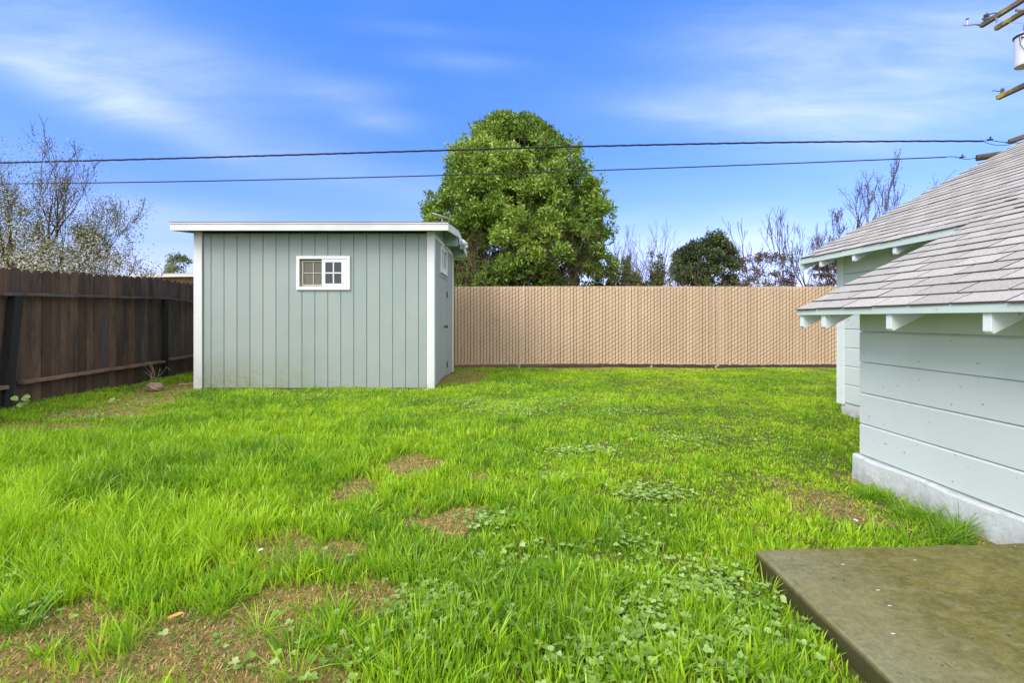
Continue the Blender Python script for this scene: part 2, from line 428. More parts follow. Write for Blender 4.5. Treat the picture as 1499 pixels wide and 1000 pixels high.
# bare patches, given in photo pixels: (px, py, rx px, ry px, strength)
patch_px = [(612, 680, 42, 10, 1), (522, 712, 24, 8, 1), (690, 700, 20, 7, .6), (640, 768, 60, 13, .9), (690, 768, 24, 9, .9), (500, 800, 40, 12, .95),
            (395, 815, 55, 22, .85), (455, 868, 85, 16, .9), (345, 930, 110, 40, 1.08), (310, 985, 180, 40, 1.08), (70, 925, 85, 22, .85), (60, 985, 110, 24, .85), (545, 885, 45, 25, .9),
            (1205, 735, 50, 13, .9), (1235, 752, 38, 10, .8), (1170, 752, 25, 12, .5), (1140, 705, 25, 6, .5), (1180, 712, 22, 6, .6), (680, 552, 30, 7, 1.2), (645, 558, 22, 5, .8),
            (60, 625, 90, 7, .8), (150, 604, 70, 6, .9), (210, 588, 50, 5, .8), (262, 566, 40, 6, 1.0), (230, 575, 40, 6, .7), (1180, 905, 22, 16, .9), (570, 645, 20, 4, .4), (1345, 745, 28, 9, .9), (1300, 715, 22, 7, .6), (405, 620, 30, 4, .4),(80, 680, 25, 5, .5)]
patches = []
for (a_, b_, rx_, ry_, s_) in patch_px:
    x_, y_ = gnd(a_, b_); sx_ = 1.12*rx_*y_/F; ya, yb = gnd(a_, b_-ry_*1.15)[1], gnd(a_, b_+ry_*1.5)[1]
    patches.append((x_, y_, sx_, (ya-yb)/2, s_))
def bare(x, y):
    b = np.zeros_like(x); 
    wx = x + (vnoise(x*7, y*7, 71)-.5)*0.16; wy = y + (vnoise(x*7+9, y*7+3, 72)-.5)*0.22
    for (cx_, cy_, sx_, sy_, s_) in patches:
        d = ((wx-cx_)/sx_)**2 + ((wy-cy_)/sy_)**2
        b = np.maximum(b, s_*np.clip(1.25-d*0.62, 0, 1)**1.3)
    # bare soil under the back fence and along the walls
    b = np.maximum(b, np.clip((y-10.48)/0.12, 0, 1))
    b = np.maximum(b, 0.8*np.clip(1-(2.30-x)/0.12, 0, 1)*(y < 3.4))
    return np.clip(b, 0, 1)
def bare_near(x, y): return np.maximum(bare(x, y), bare(x+0.0, y+0.09))
# ---------------------------------------------------------------- ground
def gz(x, y):
    """gentle unevenness of the lawn, fading out at a distance"""
    x = np.asarray(x, float); y = np.asarray(y, float)
    a = (fbm(x*0.9+5, y*0.9+3, 3, 3) - 0.5) * 0.05 + (fbm(x*3.1, y*3.1, 8, 2) - 0.5) * 0.018
    # settled level around footings
    return a * np.clip(1.2 - np.hypot(x, y-5)/14, 0, 1) - 0.004
xs = np.concatenate([[-600,-200,-60,-25,-14], np.arange(-9, 6.01, 0.06), [9,14,25,60,200,600]])
ys = np.concatenate([[-600,-200,-60,-20,-6], np.arange(-2, 12.61, 0.06), [14,18,26,60,200,600]])
XX, YY = np.meshgrid(xs, ys); nx, ny = len(xs), len(ys)
ZZ = gz(XX, YY)
gv = np.stack([XX.ravel(), YY.ravel(), ZZ.ravel()], 1)
ii = (np.arange(ny-1)[:, None]*nx + np.arange(nx-1)[None, :]).ravel()
gq = np.stack([ii, ii+1, ii+1+nx, ii+nx], 1)
ground = np_mesh('ground', gv, gq, np.zeros((0,3), int), M['soil'], smooth=True, attr=np.repeat((1-bare(XX.ravel(), YY.ravel()))[:, None], 3, 1))
tag(ground, kind='structure')

# ---------------------------------------------------------------- patio
X0p, Yfar = 1.049, 2.085
mb = MB()
N = 26
pts = []
# irregular far-left corner and edges
poly = [(X0p, -3.0), (2.335, -3.0), (2.335, 2.15)] 
top = [(2.335 - (2.335-X0p)*k/14, 2.15 - 0.062*k/14 + 0.006*math.sin(k*1.7)) for k in range(15)]
lft = [(X0p + 0.002*math.sin(k*1.3) + 0.0015*math.sin(k*3.1), 2.085 - k*5.085/50) for k in range(1, 50)]
poly = [(X0p, -3.0), (2.335, -3.0)] + top + lft
mb.prism(poly, 'z', -0.12, 0.08)
patio = mb.build('patio', M['patio'], bevel=0.006)
tag(patio, kind='structure')

# ---------------------------------------------------------------- SHED
SX0, SX1, SY0, SY1 = -4.88, -1.214, 7.476, 9.87
shed = thing('garden_shed', ((SX0+SX1)/2, (SY0+SY1)/2, 0), 'sage green wooden shed with white corner boards, low roof and small sliding windows', 'shed')
WT = 2.40           # wall top (eaves)
RY, RZ = 8.67, 2.66 # ridge
def roofz(y):       # top of roof
    return 2.515 + (RZ-2.515)*(y-7.2)/(RY-7.2) if y <= RY else RZ - (RZ-2.50)*(y-RY)/(10.14-RY)
# window openings
WX0, WX1, WZ0, WZ1 = -3.320, -2.495, 1.525, 2.048
mb = MB()
gx = [SX0+0.115] + [SX0 + 0.235 + 0.2003*k for k in range(0, 17)] + [SX1-0.10]
zb = 0.012
th = 0.011
def board(x0, x1, z0, z1):
    if z1 - z0 < 0.005 or x1 - x0 < 0.01: return
    c = 0.004
    mb.prism([(x0, SY0+0.001), (x0, SY0-th+c), (x0+c, SY0-th), (x1-c, SY0-th), (x1, SY0-th+c), (x1, SY0+0.001)], 'z', z0, z1)
for a, b in zip(gx[:-1], gx[1:]):
    a2, b2 = a+0.0042, b-0.0042
    if b2 <= WX0 or a2 >= WX1: board(a2, b2, zb, WT)
    else:
        board(a2, b2, zb, WZ0+0.03); board(a2, b2, WZ1-0.03, WT)
        if a2 < WX0+0.03: board(a2, WX0+0.03, WZ0+0.03, WZ1-0.03)
        if b2 > WX1-0.03: board(WX1-0.03, b2, WZ0+0.03, WZ1-0.03)
siding = mb.build('front_siding', M['sage'], shed)
# sheathing behind (dark grooves), four walls with openings
mb = MB(); t0 = 0.03
y0, y1 = SY0+0.001, SY0+t0
mb.box((SX0, y0, zb), (WX0+0.04, y1, WT)); mb.box((WX1-0.04, y0, zb), (SX1, y1, WT))
mb.box((WX0+0.04, y0, zb), (WX1-0.04, y1, WZ0+0.04)); mb.box((WX0+0.04, y0, WZ1-0.04), (WX1-0.04, y1, WT))
mb.box((SX0+0.001, SY0+t0, zb), (SX0+t0, SY1-t0, WT)); mb.box((SX0, SY1-t0, zb), (SX1, SY1, WT))
mb.build('sheathing', M['groove'], shed)
# side wall (facing +X) with door and window above it
SWY0, SWY1, SWZ0, SWZ1 = 8.22, 8.93, 1.90, 2.325
DY0, DY1, DZ1 = 8.07, 9.05, 1.80
mb = MB()
def sb(y0, y1, z0, z1):
    if y1-y0 < .01 or z1-z0 < .01: return
    mb.box((SX1-0.03, y0, z0), (SX1, y1, z1))
ygr = [SY0+0.02 + 0.2003*k for k in range(0, 12)] + [SY1-0.001]
for a, b in zip(ygr[:-1], ygr[1:]):
    a2, b2 = a+0.003, b-0.003
    segs = [(a2, b2)]
    # cut by door/window columns
    cuts = sorted(set([a2, b2] + [v for v in (DY0, DY1, SWY0+0.03, SWY1-0.03) if a2 < v < b2]))
    for p, q in zip(cuts[:-1], cuts[1:]):
        m_ = (p+q)/2
        inD = DY0 < m_ < DY1; inW = SWY0+0.03 < m_ < SWY1-0.03
        lo = DZ1 if inD else zb
        if inW: sb(p, q, lo, SWZ0+0.03); sb(p, q, SWZ1-0.03, WT)
        else: sb(p, q, lo, WT)
mb.build('side_siding', M['sage'], shed)
mb = MB(); mb.box((SX1-0.05, SY0+t0, zb), (SX1-0.031, DY0, WT)); mb.box((SX1-0.05, DY1, zb), (SX1-0.031, SY1-t0, WT))
mb.build('side_backing', M['groove'], shed)
# door
mb = MB(); 
for k in range(5):
    a = DY0+0.006 + k*(DY1-DY0-0.012)/5; b = a+(DY1-DY0-0.012)/5-0.004
    mb.box((SX1-0.034, a, 0.05), (SX1-0.004, b, DZ1-0.008))
door = mb.build('door', M['sage'], shed)
mb = MB(); mb.lathe((SX1-0.004, 8.66, 0.94), [(0.028, 0), (0.028, 0.008), (0.012, 0.012), (0.012, 0.035), (0.026, 0.042), (0.030, 0.055), (0.022, 0.07), (0.004, 0.073)], 14, 'x')
mb.build('door_knob', M['brass'], door, smooth=True)
for hz in (1.53, 0.22):
    mb = MB(); mb.box((SX1-0.004, DY1-0.05, hz-0.05), (SX1+0.005, DY1+0.035, hz+0.05)); mb.tube([(SX1+0.006, DY1, hz-0.055), (SX1+0.006, DY1, hz+0.055)], 0.007, 8)
    mb.build('hinge', M['dark_metal'], door)
# gable infill above wall on both sides
for xx in (SX0, SX1-0.03):
    mb = MB(); mb.prism([(SY0, WT+0.001), (SY1, WT+0.001), (SY1, roofz(SY1)-0.03), (RY, RZ-0.03), (SY0, roofz(SY0)-0.03)], 'x', xx, xx+0.03)
    mb.build('gable_panel', M['sage_trim'], shed)
# corner boards
def cb(a, b, mat='white'):
    mb = MB(); mb.box(a, b); return mb.build('corner_board', M[mat], shed, bevel=0.004)
cb((SX0-0.02, SY0-0.036, 0.0), (SX0+0.108, SY0-0.0165, 2.42))
cb((SX1-0.098, SY0-0.036, 0.0), (SX1+0.02, SY0-0.0165, 2.42))
cb((SX1+0.001, SY0-0.0163, 0.0), (SX1+0.02, SY0+0.07, 2.40))
cb((SX1+0.001, SY1-0.08, 0.0), (SX1+0.02, SY1+0.02, 2.38))
cb((SX0-0.02, SY0-0.0163, 0.0), (SX0-0.001, SY0+0.07, 2.40))
mb = MB(); mb.box((SX1+0.0012, SY0+0.072, 2.345), (SX1+0.018, SY1-0.082, 2.405)); mb.build('frieze_board', M['white'], shed, bevel=0.003)
mb = MB(); mb.box((SX0+0.02, SY0+0.02, -0.15), (SX1-0.02, SY1-0.02, 0.011)); mb.build('floor_slab', M['slab'], shed)
# interior: pale back wall lining
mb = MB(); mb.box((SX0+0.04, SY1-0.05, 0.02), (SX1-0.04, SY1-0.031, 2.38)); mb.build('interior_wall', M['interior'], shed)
# roof
RX0, RX1 = -5.085, -0.946
mb = MB()
mb.prism([(7.215, 2.49), (RY, RZ-0.028), (10.12, 2.472), (10.12, 2.50), (RY, RZ-0.001), (7.215, 2.512)], 'x', RX0+0.02, RX1-0.02)
mb.build('roof_deck', M['sage_trim'], shed)
mb = MB()
mb.prism([(7.185, 2.5125), (RY, RZ), (10.15, 2.501), (10.15, 2.512), (RY, RZ+0.012), (7.185, 2.524)], 'x', RX0-0.008, RX1+0.008)
mb.build('roofing_felt', M['shingle_edge'], shed)
mb = MB(); mb.box((RX0, 7.192, 2.395), (RX1, 7.214, 2.492)); mb.box((RX0, 7.182, 2.494), (RX1, 7.214, 2.5118)); mb.build('front_fascia', M['fascia_white'], shed, bevel=0.003)
mb = MB(); mb.box((RX0, 10.121, 2.38), (RX1, 10.143, 2.498)); mb.build('rear_fascia', M['fascia_white'], shed, bevel=0.003)
for xx in (RX0, RX1-0.02):
    mb = MB(); mb.prism([(7.2145, 2.395), (RY, RZ-0.125), (10.12, 2.375), (10.12, 2.499), (RY, RZ-0.0015), (7.2145, 2.5115)], 'x', xx, xx+0.0195)
    mb.build('rake_fascia', M['fascia_white'], shed, bevel=0.003)
# outlooker beams poking out beyond the side wall
mb = MB(); mb.box((SX1+0.001, 8.60, 2.385), (RX1-0.021, 8.70, RZ-0.032)); mb.build('ridge_beam', M['sage_trim'], shed)
mb = MB(); mb.box((SX1+0.021, 9.80, 2.325), (RX1-0.021, 9.88, 2.47)); mb.build('rear_beam', M['sage_trim'], shed)
mb = MB(); mb.box((SX0+0.03, 7.216, 2.43), (SX1-0.03, SY0-0.002, 2.489)); mb.build('soffit', M['sage_trim'], shed)

def window_y(x0, x1, z0, z1, y, parent):
    """sliding window in a wall facing -Y; y = face of siding"""
    w = thing_child('window', parent)
    fr = 0.047
    mb = MB()
    yo, yi = y-0.028, y+0.03
    mb.box((x0, yo, z0), (x0+fr, yi, z1)); mb.box((x1-fr, yo, z0), (x1, yi, z1))
    mb.box((x0+fr, yo, z0), (x1-fr, yi, z0+fr)); mb.box((x0+fr, yo, z1-fr), (x1-fr, yi, z1))
    f = mb.build('window', M['vinyl'], parent, bevel=0.004)
    xm = (x0+x1)/2 - 0.02
    # right sash, forward
    a, b, c, d = xm, x1-fr-0.002, z0+fr+0.002, z1-fr-0.002
    s = 0.052
    mb = MB(); ys0, ys1 = y-0.022, y-0.002
    mb.box((a, ys0, c), (a+s, ys1, d)); mb.box((b-s-0.03, ys0, c), (b, ys1, d)); mb.box((a+s, ys0, c), (b-s-0.03, ys1, c+0.048)); mb.box((a+s, ys0, d-0.048), (b-s-0.03, ys1, d))
    gx0, gx1, gz0, gz1 = a+s, b-s-0.03, c+0.048, d-0.048
    mb.box(((gx0+gx1)/2-0.009, ys0+0.004, gz0), ((gx0+gx1)/2+0.009, ys1-0.004, gz1))
    mb.box((gx0, ys0+0.0045, (gz0+gz1)/2-0.009), ((gx0+gx1)/2-0.009, ys1-0.0045, (gz0+gz1)/2+0.009))
    mb.box(((gx0+gx1)/2+0.009, ys0+0.0045, (gz0+gz1)/2-0.009), (gx1, ys1-0.0045, (gz0+gz1)/2+0.009))
    mb.build('sash', M['vinyl'], f, bevel=0.002)
    mb = MB(); mb.box((gx0, ys1-0.0035, gz0), (gx1, ys1-0.0005, gz1)); mb.build('pane', M['glass'], f)
    # left sash, recessed, beige with screen behind
    a, b, c, d = x0+fr+0.022, xm, z0+fr+0.006, z1-fr-0.018
    s = 0.028; ys0, ys1 = y+0.004, y+0.022
    mb = MB()
    mb.box((a, ys0, c), (a+s, ys1, d)); mb.box((a+s, ys0, c), (b, ys1, c+0.032)); mb.box((a+s, ys0, d-0.022), (b, ys1, d))
    gx0, gx1, gz0, gz1 = a+s, b, c+0.032, d-0.022
    xc = gx0 + (gx1-gx0)*0.52
    mb.box((xc-0.008, ys0+0.004, gz0), (xc+0.008, ys1-0.004, gz1))
    mb.box((gx0, ys0+0.0045, (gz0+gz1)/2-0.008), (xc-0.008, ys1-0.0045, (gz0+gz1)/2+0.008))
    mb.box((xc+0.008, ys0+0.0045, (gz0+gz1)/2-0.008), (gx1, ys1-0.0045, (gz0+gz1)/2+0.008))
    q = mb.build('sash', M['beige_frame'], f, bevel=0.002); q['label'] = 'recessed beige sash behind an insect screen'
    mb = MB(); mb.box((gx0, ys1-0.004, gz0), (gx1, ys1-0.001, gz1)); mb.build('insect_screen', M['screen'], f)
    return f
def thing_child(*a): return None
window_y(WX0, WX1, WZ0, WZ1, SY0-th, shed)
# side window (wall facing +X)
mb = MB(); x = SX1; fr = 0.05
mb.box((x-0.03, SWY0, SWZ0), (x+0.024, SWY0+fr, SWZ1)); mb.box((x-0.03, SWY1-fr, SWZ0), (x+0.024, SWY1, SWZ1))
mb.box((x-0.03, SWY0+fr, SWZ0), (x+0.024, SWY1-fr, SWZ0+fr)); mb.box((x-0.03, SWY0+fr, SWZ1-fr), (x+0.024, SWY1-fr, SWZ1))
ym = (SWY0+SWY1)/2
f = mb.build('window', M['vinyl'], shed, bevel=0.003)
mb = MB(); mb.box((x-0.02, ym-0.03, SWZ0+fr), (x+0.012, ym+0.03, SWZ1-fr)); mb.build('sash', M['vinyl'], f)
mb = MB(); mb.box((x-0.012, SWY0+fr, SWZ0+fr), (x-0.008, ym-0.03, SWZ1-fr)); mb.box((x-0.012, ym+0.03, SWZ0+fr), (x-0.008, SWY1-fr, SWZ1-fr)); mb.build('pane', M['glass'], f)
mb = MB(); mb.box((x+0.001, SWY0-0.03, SWZ0-0.035), (x+0.03, SWY1+0.03, SWZ0-0.003)); mb.build('sill', M['white'], f)

# flood light on the rake
fl = thing('flood_light', (RX1+0.001, 8.72, 2.45), 'twin white flood light fixed to the right rake of the shed roof', 'flood light')
mb = MB(); mb.box((RX1+0.0005, 8.66, 2.42), (RX1+0.022, 8.78, 2.52)); mb.build('mounting_plate', M['vinyl'], fl, bevel=0.004)
for dy, dz in ((-0.07, 0.0), (0.07, -0.03)):
    mb = MB(); c = Vector((RX1+0.07, 8.72+dy, 2.46+dz))
    mb.tube([(RX1+0.02, 8.72+dy*0.3, 2.46), (RX1+0.05, 8.72+dy*0.7, 2.465+dz*.5), c], 0.012, 8)
    d = Vector((0.5, -0.35 if dy < 0 else 0.35, -0.75)).normalized()
    mb.tube([c-d*0.05, c-d*0.03, c+d*0.03, c+d*0.07], [0.018, 0.034, 0.042, 0.055], 14)
    mb.build('lamp_head', M['vinyl'], fl, smooth=True)
mb = MB(); mb.box((RX1+0.001, 8.80, 2.36), (RX1+0.03, 8.90, 2.47)); mb.build('sensor', M['vinyl'], fl, bevel=0.005)

# satellite dish
dc = at(645, 317, 7.9); 
dish = thing('satellite_dish', (dc.x+0.03, 7.9, roofz(7.9)), 'small white tilted dish on a stub mast on the shed roof', 'satellite dish')
mb = MB(); nrm = Vector((0.33, -0.12, 1)).normalized()
a = nrm.cross(Vector((0,1,0))).normalized(); b = nrm.cross(a)
ring = []
vs = [dc]; fs = []
for r_, h_ in ((0.05, 0.002), (0.10, 0.008), (0.14, 0.018)):
    for k in range(20):
        t = 2*math.pi*k/20; vs.append(dc + a*r_*math.cos(t)*1.0 + b*r_*0.9*math.sin(t) + nrm*h_)
n0 = len(vs)
vs2 = [v - nrm*0.008 for v in vs]
for k in range(20):
    k2 = (k+1) % 20
    fs.append((0, 1+k, 1+k2)); fs.append((1+k, 21+k, 21+k2, 1+k2)); fs.append((21+k, 41+k, 41+k2, 21+k2))
    fs.append((n0, n0+1+k2, n0+1+k)); fs.append((n0+1+k2, n0+21+k2, n0+21+k, n0+1+k)); fs.append((n0+21+k2, n0+41+k2, n0+41+k, n0+21+k)); fs.append((41+k, n0+41+k, n0+41+k2, 41+k2))
mb.add(vs+vs2, fs); mb.build('dish_reflector', M['dish'], dish, smooth=True)
mb = MB(); mb.tube([(dc.x+0.03, 7.9, roofz(7.9)+0.01), (dc.x+0.03, 7.9, dc.z-0.02), dc - nrm*0.01], 0.013, 8); mb.build('mast', M['dish'], dish)
mb = MB(); mb.box((dc.x-0.04, 7.84, roofz(7.84)+0.012), (dc.x+0.10, 7.96, roofz(7.96)+0.016)); mb.build('foot_plate', M['dish'], dish)

# ---------------------------------------------------------------- HOUSE
HX, HX2 = 2.39, 3.75
HY, HY2, HS = 3.30, 5.53, -4.0
house = thing('house', (6.0, 0.8, 0), 'pale mint house with lap siding, grey shingle roof and rafter tails over a painted foundation', 'house')
XE1, ZE1, S1, YR1 = 2.05, 1.150, 0.50, 3.456
XE2, ZE2, S2, YR2 = 3.42, 1.790, 0.53, 5.74
RXD = 6.9
XJ = 4.58
def lowz(x): return ZE1 + S1*(x-XE1)
def upz(x): return ZE2 + S2*(x-XE2)
def siding_wall(name, X, ya, yb, z0, zt, pitch, mat, splitgap=True):
    mb = MB(); z = z0
    while z < zt-0.005:
        z1 = min(z+pitch, zt); c = 0.010
        g = 0.002
        # board with an eased top and a drip at the bottom
        prof = [(X, z+g), (X-0.014, z+g), (X-0.018, z+g+0.004), (X-0.018, z1-g-c), (X-0.008, z1-g), (X, z1-g)]
        mb.prism(prof, 'y', ya, yb)
        z = z1
    return mb.build(name, mat, house)
siding_wall('lap_siding', HX, HS, HY, 0.157, lowz(HX)-0.035, 0.209, M['mint'])
siding_wall('lap_siding', HX2, HY+0.03, HY2-0.10, 0.139, upz(HX2)-0.035, 0.206, M['mint'])
mb = MB()
mb.box((HX+0.0005, HS+0.02, 0.13), (HX+0.04, HY-0.001, lowz(HX)-0.04))
mb.box((HX+0.04, HY-0.05, 0.13), (HX2, HY-0.001, lowz(HX)-0.05))
mb.prism([(HX+0.04, lowz(HX)-0.05), (HX2, lowz(HX)-0.05), (HX2, lowz(HX2)-0.045)], 'y', HY-0.05, HY-0.001)
mb.box((HX2+0.0005, HY-0.001, 0.11), (HX2+0.04, HY2-0.001, upz(HX2)-0.04))
mb.prism([(HX2+0.04, 0.11), (10.0, 0.11), (10.0, upz(HX2)-0.05), (RXD, upz(RXD)-0.05), (HX2+0.04, upz(HX2)-0.045)], 'y', HY2-0.06, HY2-0.002)
mb.prism([(HX+0.04, 0.11), (10.0, 0.11), (10.0, upz(HX2)-0.05), (RXD, upz(RXD)-0.05), (HX2+0.04, upz(HX2)-0.06), (HX+0.04, lowz(HX)-0.05)], 'y', HS, HS+0.05)
mb.box((9.96, HS+0.05, 0.11), (10.0, HY2-0.06, upz(HX2)-0.06))
mb.build('wall', M['mint_trim'], house)
mb = MB(); mb.box((HX2-0.026, HY2-0.098, 0.115), (HX2-0.0005, HY2, upz(HX2)-0.04)); mb.box((HX2-0.026, HY2+0.0005, 0.115), (HX2+0.08, HY2+0.022, upz(HX2)-0.04))
mb.build('corner_board', M['mint_white'], house, bevel=0.003)
mb = MB(); mb.box((HX2-0.022, HY-0.0005, 0.14), (HX2-0.0005, HY+0.028, upz(HX2)-0.3)); mb.build('corner_board', M['mint_trim'], house)
# foundation: uneven painted concrete
mb = MB(); n = 40
for (xa, ya, yb, zt) in ((2.342, HS, HY+0.03, 0.150),):
    rows = []
    for k in range(n+1):
        y = ya + (yb-ya)*k/n; j = 0.004*math.sin(k*1.9) + 0.003*math.sin(k*4.3)
        rows.append([(xa-0.012+j, y, -0.2), (xa-0.004+j, y, 0.03), (xa+j*0.6, y, zt-0.012+j), (xa+0.012, y, zt+j*0.7), (HX+0.03, y, zt+j*0.5), (HX+0.03, y, -0.2)])
    vs = [p for r in rows for p in r]; fs = []
    for k in range(n):
        for q in range(6):
            q2 = (q+1) % 6; fs.append((k*6+q, k*6+q2, (k+1)*6+q2, (k+1)*6+q))
    fs += [tuple(range(6)), tuple(range(n*6, n*6+6))[::-1]]
    mb.add(vs, fs)
mb.box((HX+0.031, HY-0.06, -0.2), (HX2+0.02, HY+0.028, 0.129))
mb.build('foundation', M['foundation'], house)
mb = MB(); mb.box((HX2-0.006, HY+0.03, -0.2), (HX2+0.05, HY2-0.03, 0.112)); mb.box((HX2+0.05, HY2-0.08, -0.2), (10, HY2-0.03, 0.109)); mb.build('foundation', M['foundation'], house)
# roof decks (underside painted)
mb = MB()
mb.prism([(XE1+0.002, lowz(XE1)-0.022), (XJ, lowz(XJ)-0.022), (XJ, lowz(XJ)-0.004), (XE1+0.002, lowz(XE1)-0.004)], 'y', HS-0.2, YR1-0.004)
mb.build('roof_deck', M['mint_trim'], house)
mb = MB(); mb.prism([(XE1+0.001, lowz(XE1)-0.0035), (XJ, lowz(XJ)-0.0035), (XJ, lowz(XJ)-0.001), (XE1+0.001, lowz(XE1)-0.001)], 'y', HS-0.2, YR1-0.006)
mb.build('roofing_felt', M['shingle_edge'], house)
mb = MB(); mb.prism([(XE2+0.001, upz(XE2)-0.0045), (RXD, upz(RXD)-0.0045), (RXD, upz(RXD)-0.001), (XE2+0.001, upz(XE2)-0.001)], 'y', HS-0.2, YR2-0.006)
mb.build('roofing_felt', M['shingle_edge'], house)
mb = MB()
mb.prism([(XE2+0.002, upz(XE2)-0.024), (RXD, upz(RXD)-0.024), (10.35, upz(RXD)-0.024-S2*(10.35-RXD)), (10.35, upz(RXD)-0.005-S2*(10.35-RXD)), (RXD, upz(RXD)-0.005), (XE2+0.002, upz(XE2)-0.006)], 'y', HS-0.2, YR2-0.004)
mb.build('roof_deck', M['mint_trim'], house)
mb = MB()
mb.prism([(RXD+0.06, upz(RXD)-0.034), (10.38, upz(RXD)-0.004-S2*(10.38-RXD)), (10.38, upz(RXD)+0.008-S2*(10.38-RXD)), (RXD, upz(RXD)+0.012)], 'y', HS-0.22, YR2)
mb.build('rear_shingles', M['shingle'], house)
def shingles(name, xe, zf, slope, xend, ya, yb, tabw, dx, seed):
    rr = random.Random(seed); mb = MB(); i = 0; x = xe-0.022
    cs = 1/math.sqrt(1+slope*slope)
    while x < xend:
        off = (0.5*tabw if i % 2 else 0) + rr.uniform(-0.05, 0.05)
        y = yb + 0.014*(rr.random()) ; first = True
        segs = []
        yy = yb + rr.uniform(-0.008, 0.008); nxt = yb - (off % tabw if (off % tabw) > 0.06 else tabw)
        while yy > ya:
            segs.append((nxt, yy)); yy = nxt; nxt = nxt - tabw*(1 + rr.uniform(-0.04, 0.04))
        sag = [rr.uniform(-0.002, 0.002) for _ in range(3)]
        for (s0, s1) in segs:
            g = 0.0046
            j = rr.uniform(-0.003, 0.003); lift = rr.uniform(0.009, 0.0135) + (0.008 if rr.random() < 0.04 else 0)
            x0 = x + j; x1 = x + dx + 0.03
            skew = rr.uniform(-0.002, 0.002)
            p = []
            for (xx, hh) in ((x0, lift), (x1, 0.002)):
                for yv, sk in ((s0+g, skew), (s1-g, -skew)):
                    for dz in (0.0, -0.0085):
                        hz = zf(xx) + hh + dz + sag[0]*math.sin(yv*1.3+i)
                        p.append((xx+sk if xx == x0 else xx, yv, hz))
            # indices: 0 top s0 eave,1 bot s0 eave,2 top s1 eave,3 bot s1 eave,4 top s0 up,5 bot,6 top s1 up,7 bot
            mb.add(p, [(0,4,6,2),(1,3,7,5),(0,2,3,1),(0,1,5,4),(2,6,7,3),(4,5,7,6)])
        x += dx; i += 1
    return mb.build(name, M['shingle'], house)
shingles('roof_shingles', XE1, lowz, S1, XJ-0.02, HS-0.22, YR1, 0.25, 0.112, 3)
shingles('roof_shingles', XE2, upz, S2, RXD-0.03, HS-0.22, YR2, 0.25, 0.112, 5)
mb = MB(); mb.prism([(RXD-0.13, upz(RXD-0.13)+0.016), (RXD, upz(RXD)+0.018), (RXD+0.13, upz(RXD-0.13)+0.016), (RXD+0.13, upz(RXD-0.13)+0.026), (RXD, upz(RXD)+0.03), (RXD-0.13, upz(RXD-0.13)+0.026)], 'y', HS-0.22, YR2)
mb.build('ridge_cap', M['shingle'], house)
# fascia strips
mb = MB(); mb.box((XE1-0.012, HS-0.2, ZE1-0.046), (XE1+0.0015, YR1-0.002, ZE1-0.004)); mb.build('fascia', M['mint_trim'], house, bevel=0.002)
mb = MB(); mb.box((XE2-0.012, HS-0.2, ZE2-0.068), (XE2+0.0015, YR2-0.002, ZE2-0.006)); mb.build('fascia', M['mint_trim'], house, bevel=0.002)
mb = MB(); 
mb.prism([(XE2+0.002, upz(XE2)-0.15), (RXD, upz(RXD)-0.15), (RXD, upz(RXD)-0.026), (XE2+0.002, upz(XE2)-0.026)], 'y', YR2-0.045, YR2-0.006)
mb.build('barge_board', M['mint_trim'], house)
def tail(xe, zf, y, wall, drop=0.125):
    mb = MB()
    xa, xb = xe+0.0018, wall+0.02
    mb.prism([(xa, zf(xa)-drop-0.012+0.01), (xa+0.012, zf(xa)-drop-0.014), (xb, zf(xb)-drop-0.012), (xb, zf(xb)-0.0245), (xa, zf(xa)-0.0245)], 'y', y-0.0195, y+0.0195)
    mb.build('rafter_tail', M['mint_white'], house, bevel=0.002)
for y in [3.43, 3.19] + [2.635-0.545*k for k in range(0, 12)]: tail(XE1, lowz, y, HX)
for y in [5.37, 4.85, 4.33, 3.81, 3.29]: tail(XE2, upz, y, HX2)

# ---------------------------------------------------------------- TAN CHAIN LINK FENCE
FY = 10.73; FX0, FX1 = -6.28, 12.0
tf = thing('slatted_chain_link_fence', (0, FY, 0), 'long tan chain link fence filled with vertical privacy slats at the back of the lawn', 'fence')
mb = MB(); pitch = 0.0715; k = 0; x = FX0; FZ0, FZ1 = 0.075, 1.80
rr = random.Random(5)
while x < FX1:
    j = rr.uniform(-0.002, 0.002); top = FZ1 + 0.006*math.sin(x*0.7) + rr.uniform(-0.003, 0.003)
    w = 0.0610; bw = rr.uniform(0.002, 0.005)
    bot = FZ0 + 0.012*math.sin(x*0.9) + rr.uniform(-0.008, 0.008)
    # shallow curved slat
    poly = [(x+j, FY), (x+j+w*0.25, FY-bw), (x+j+w*0.75, FY-bw), (x+j+w, FY), (x+j+w, FY+0.004), (x+j, FY+0.004)]
    mb.prism(poly, 'z', bot, top)
    x += pitch
mb.build('privacy_slats', M['slat'], tf, fix=False)
mb = MB(); mb.box((FX0, FY+0.006, FZ0+0.03), (FX1, FY+0.010, FZ1-0.03)); mb.build('gap_shade_sheet', M['slat_gap'], tf)  # dark sheet added behind the slats, its colour stands in for shade in the gaps
mb = MB(); sl = 0.60; vs_ = 0.095
W = FX1-FX0; r_ = 0.0036
nline = int((W*sl + (FZ1-FZ0))/vs_)
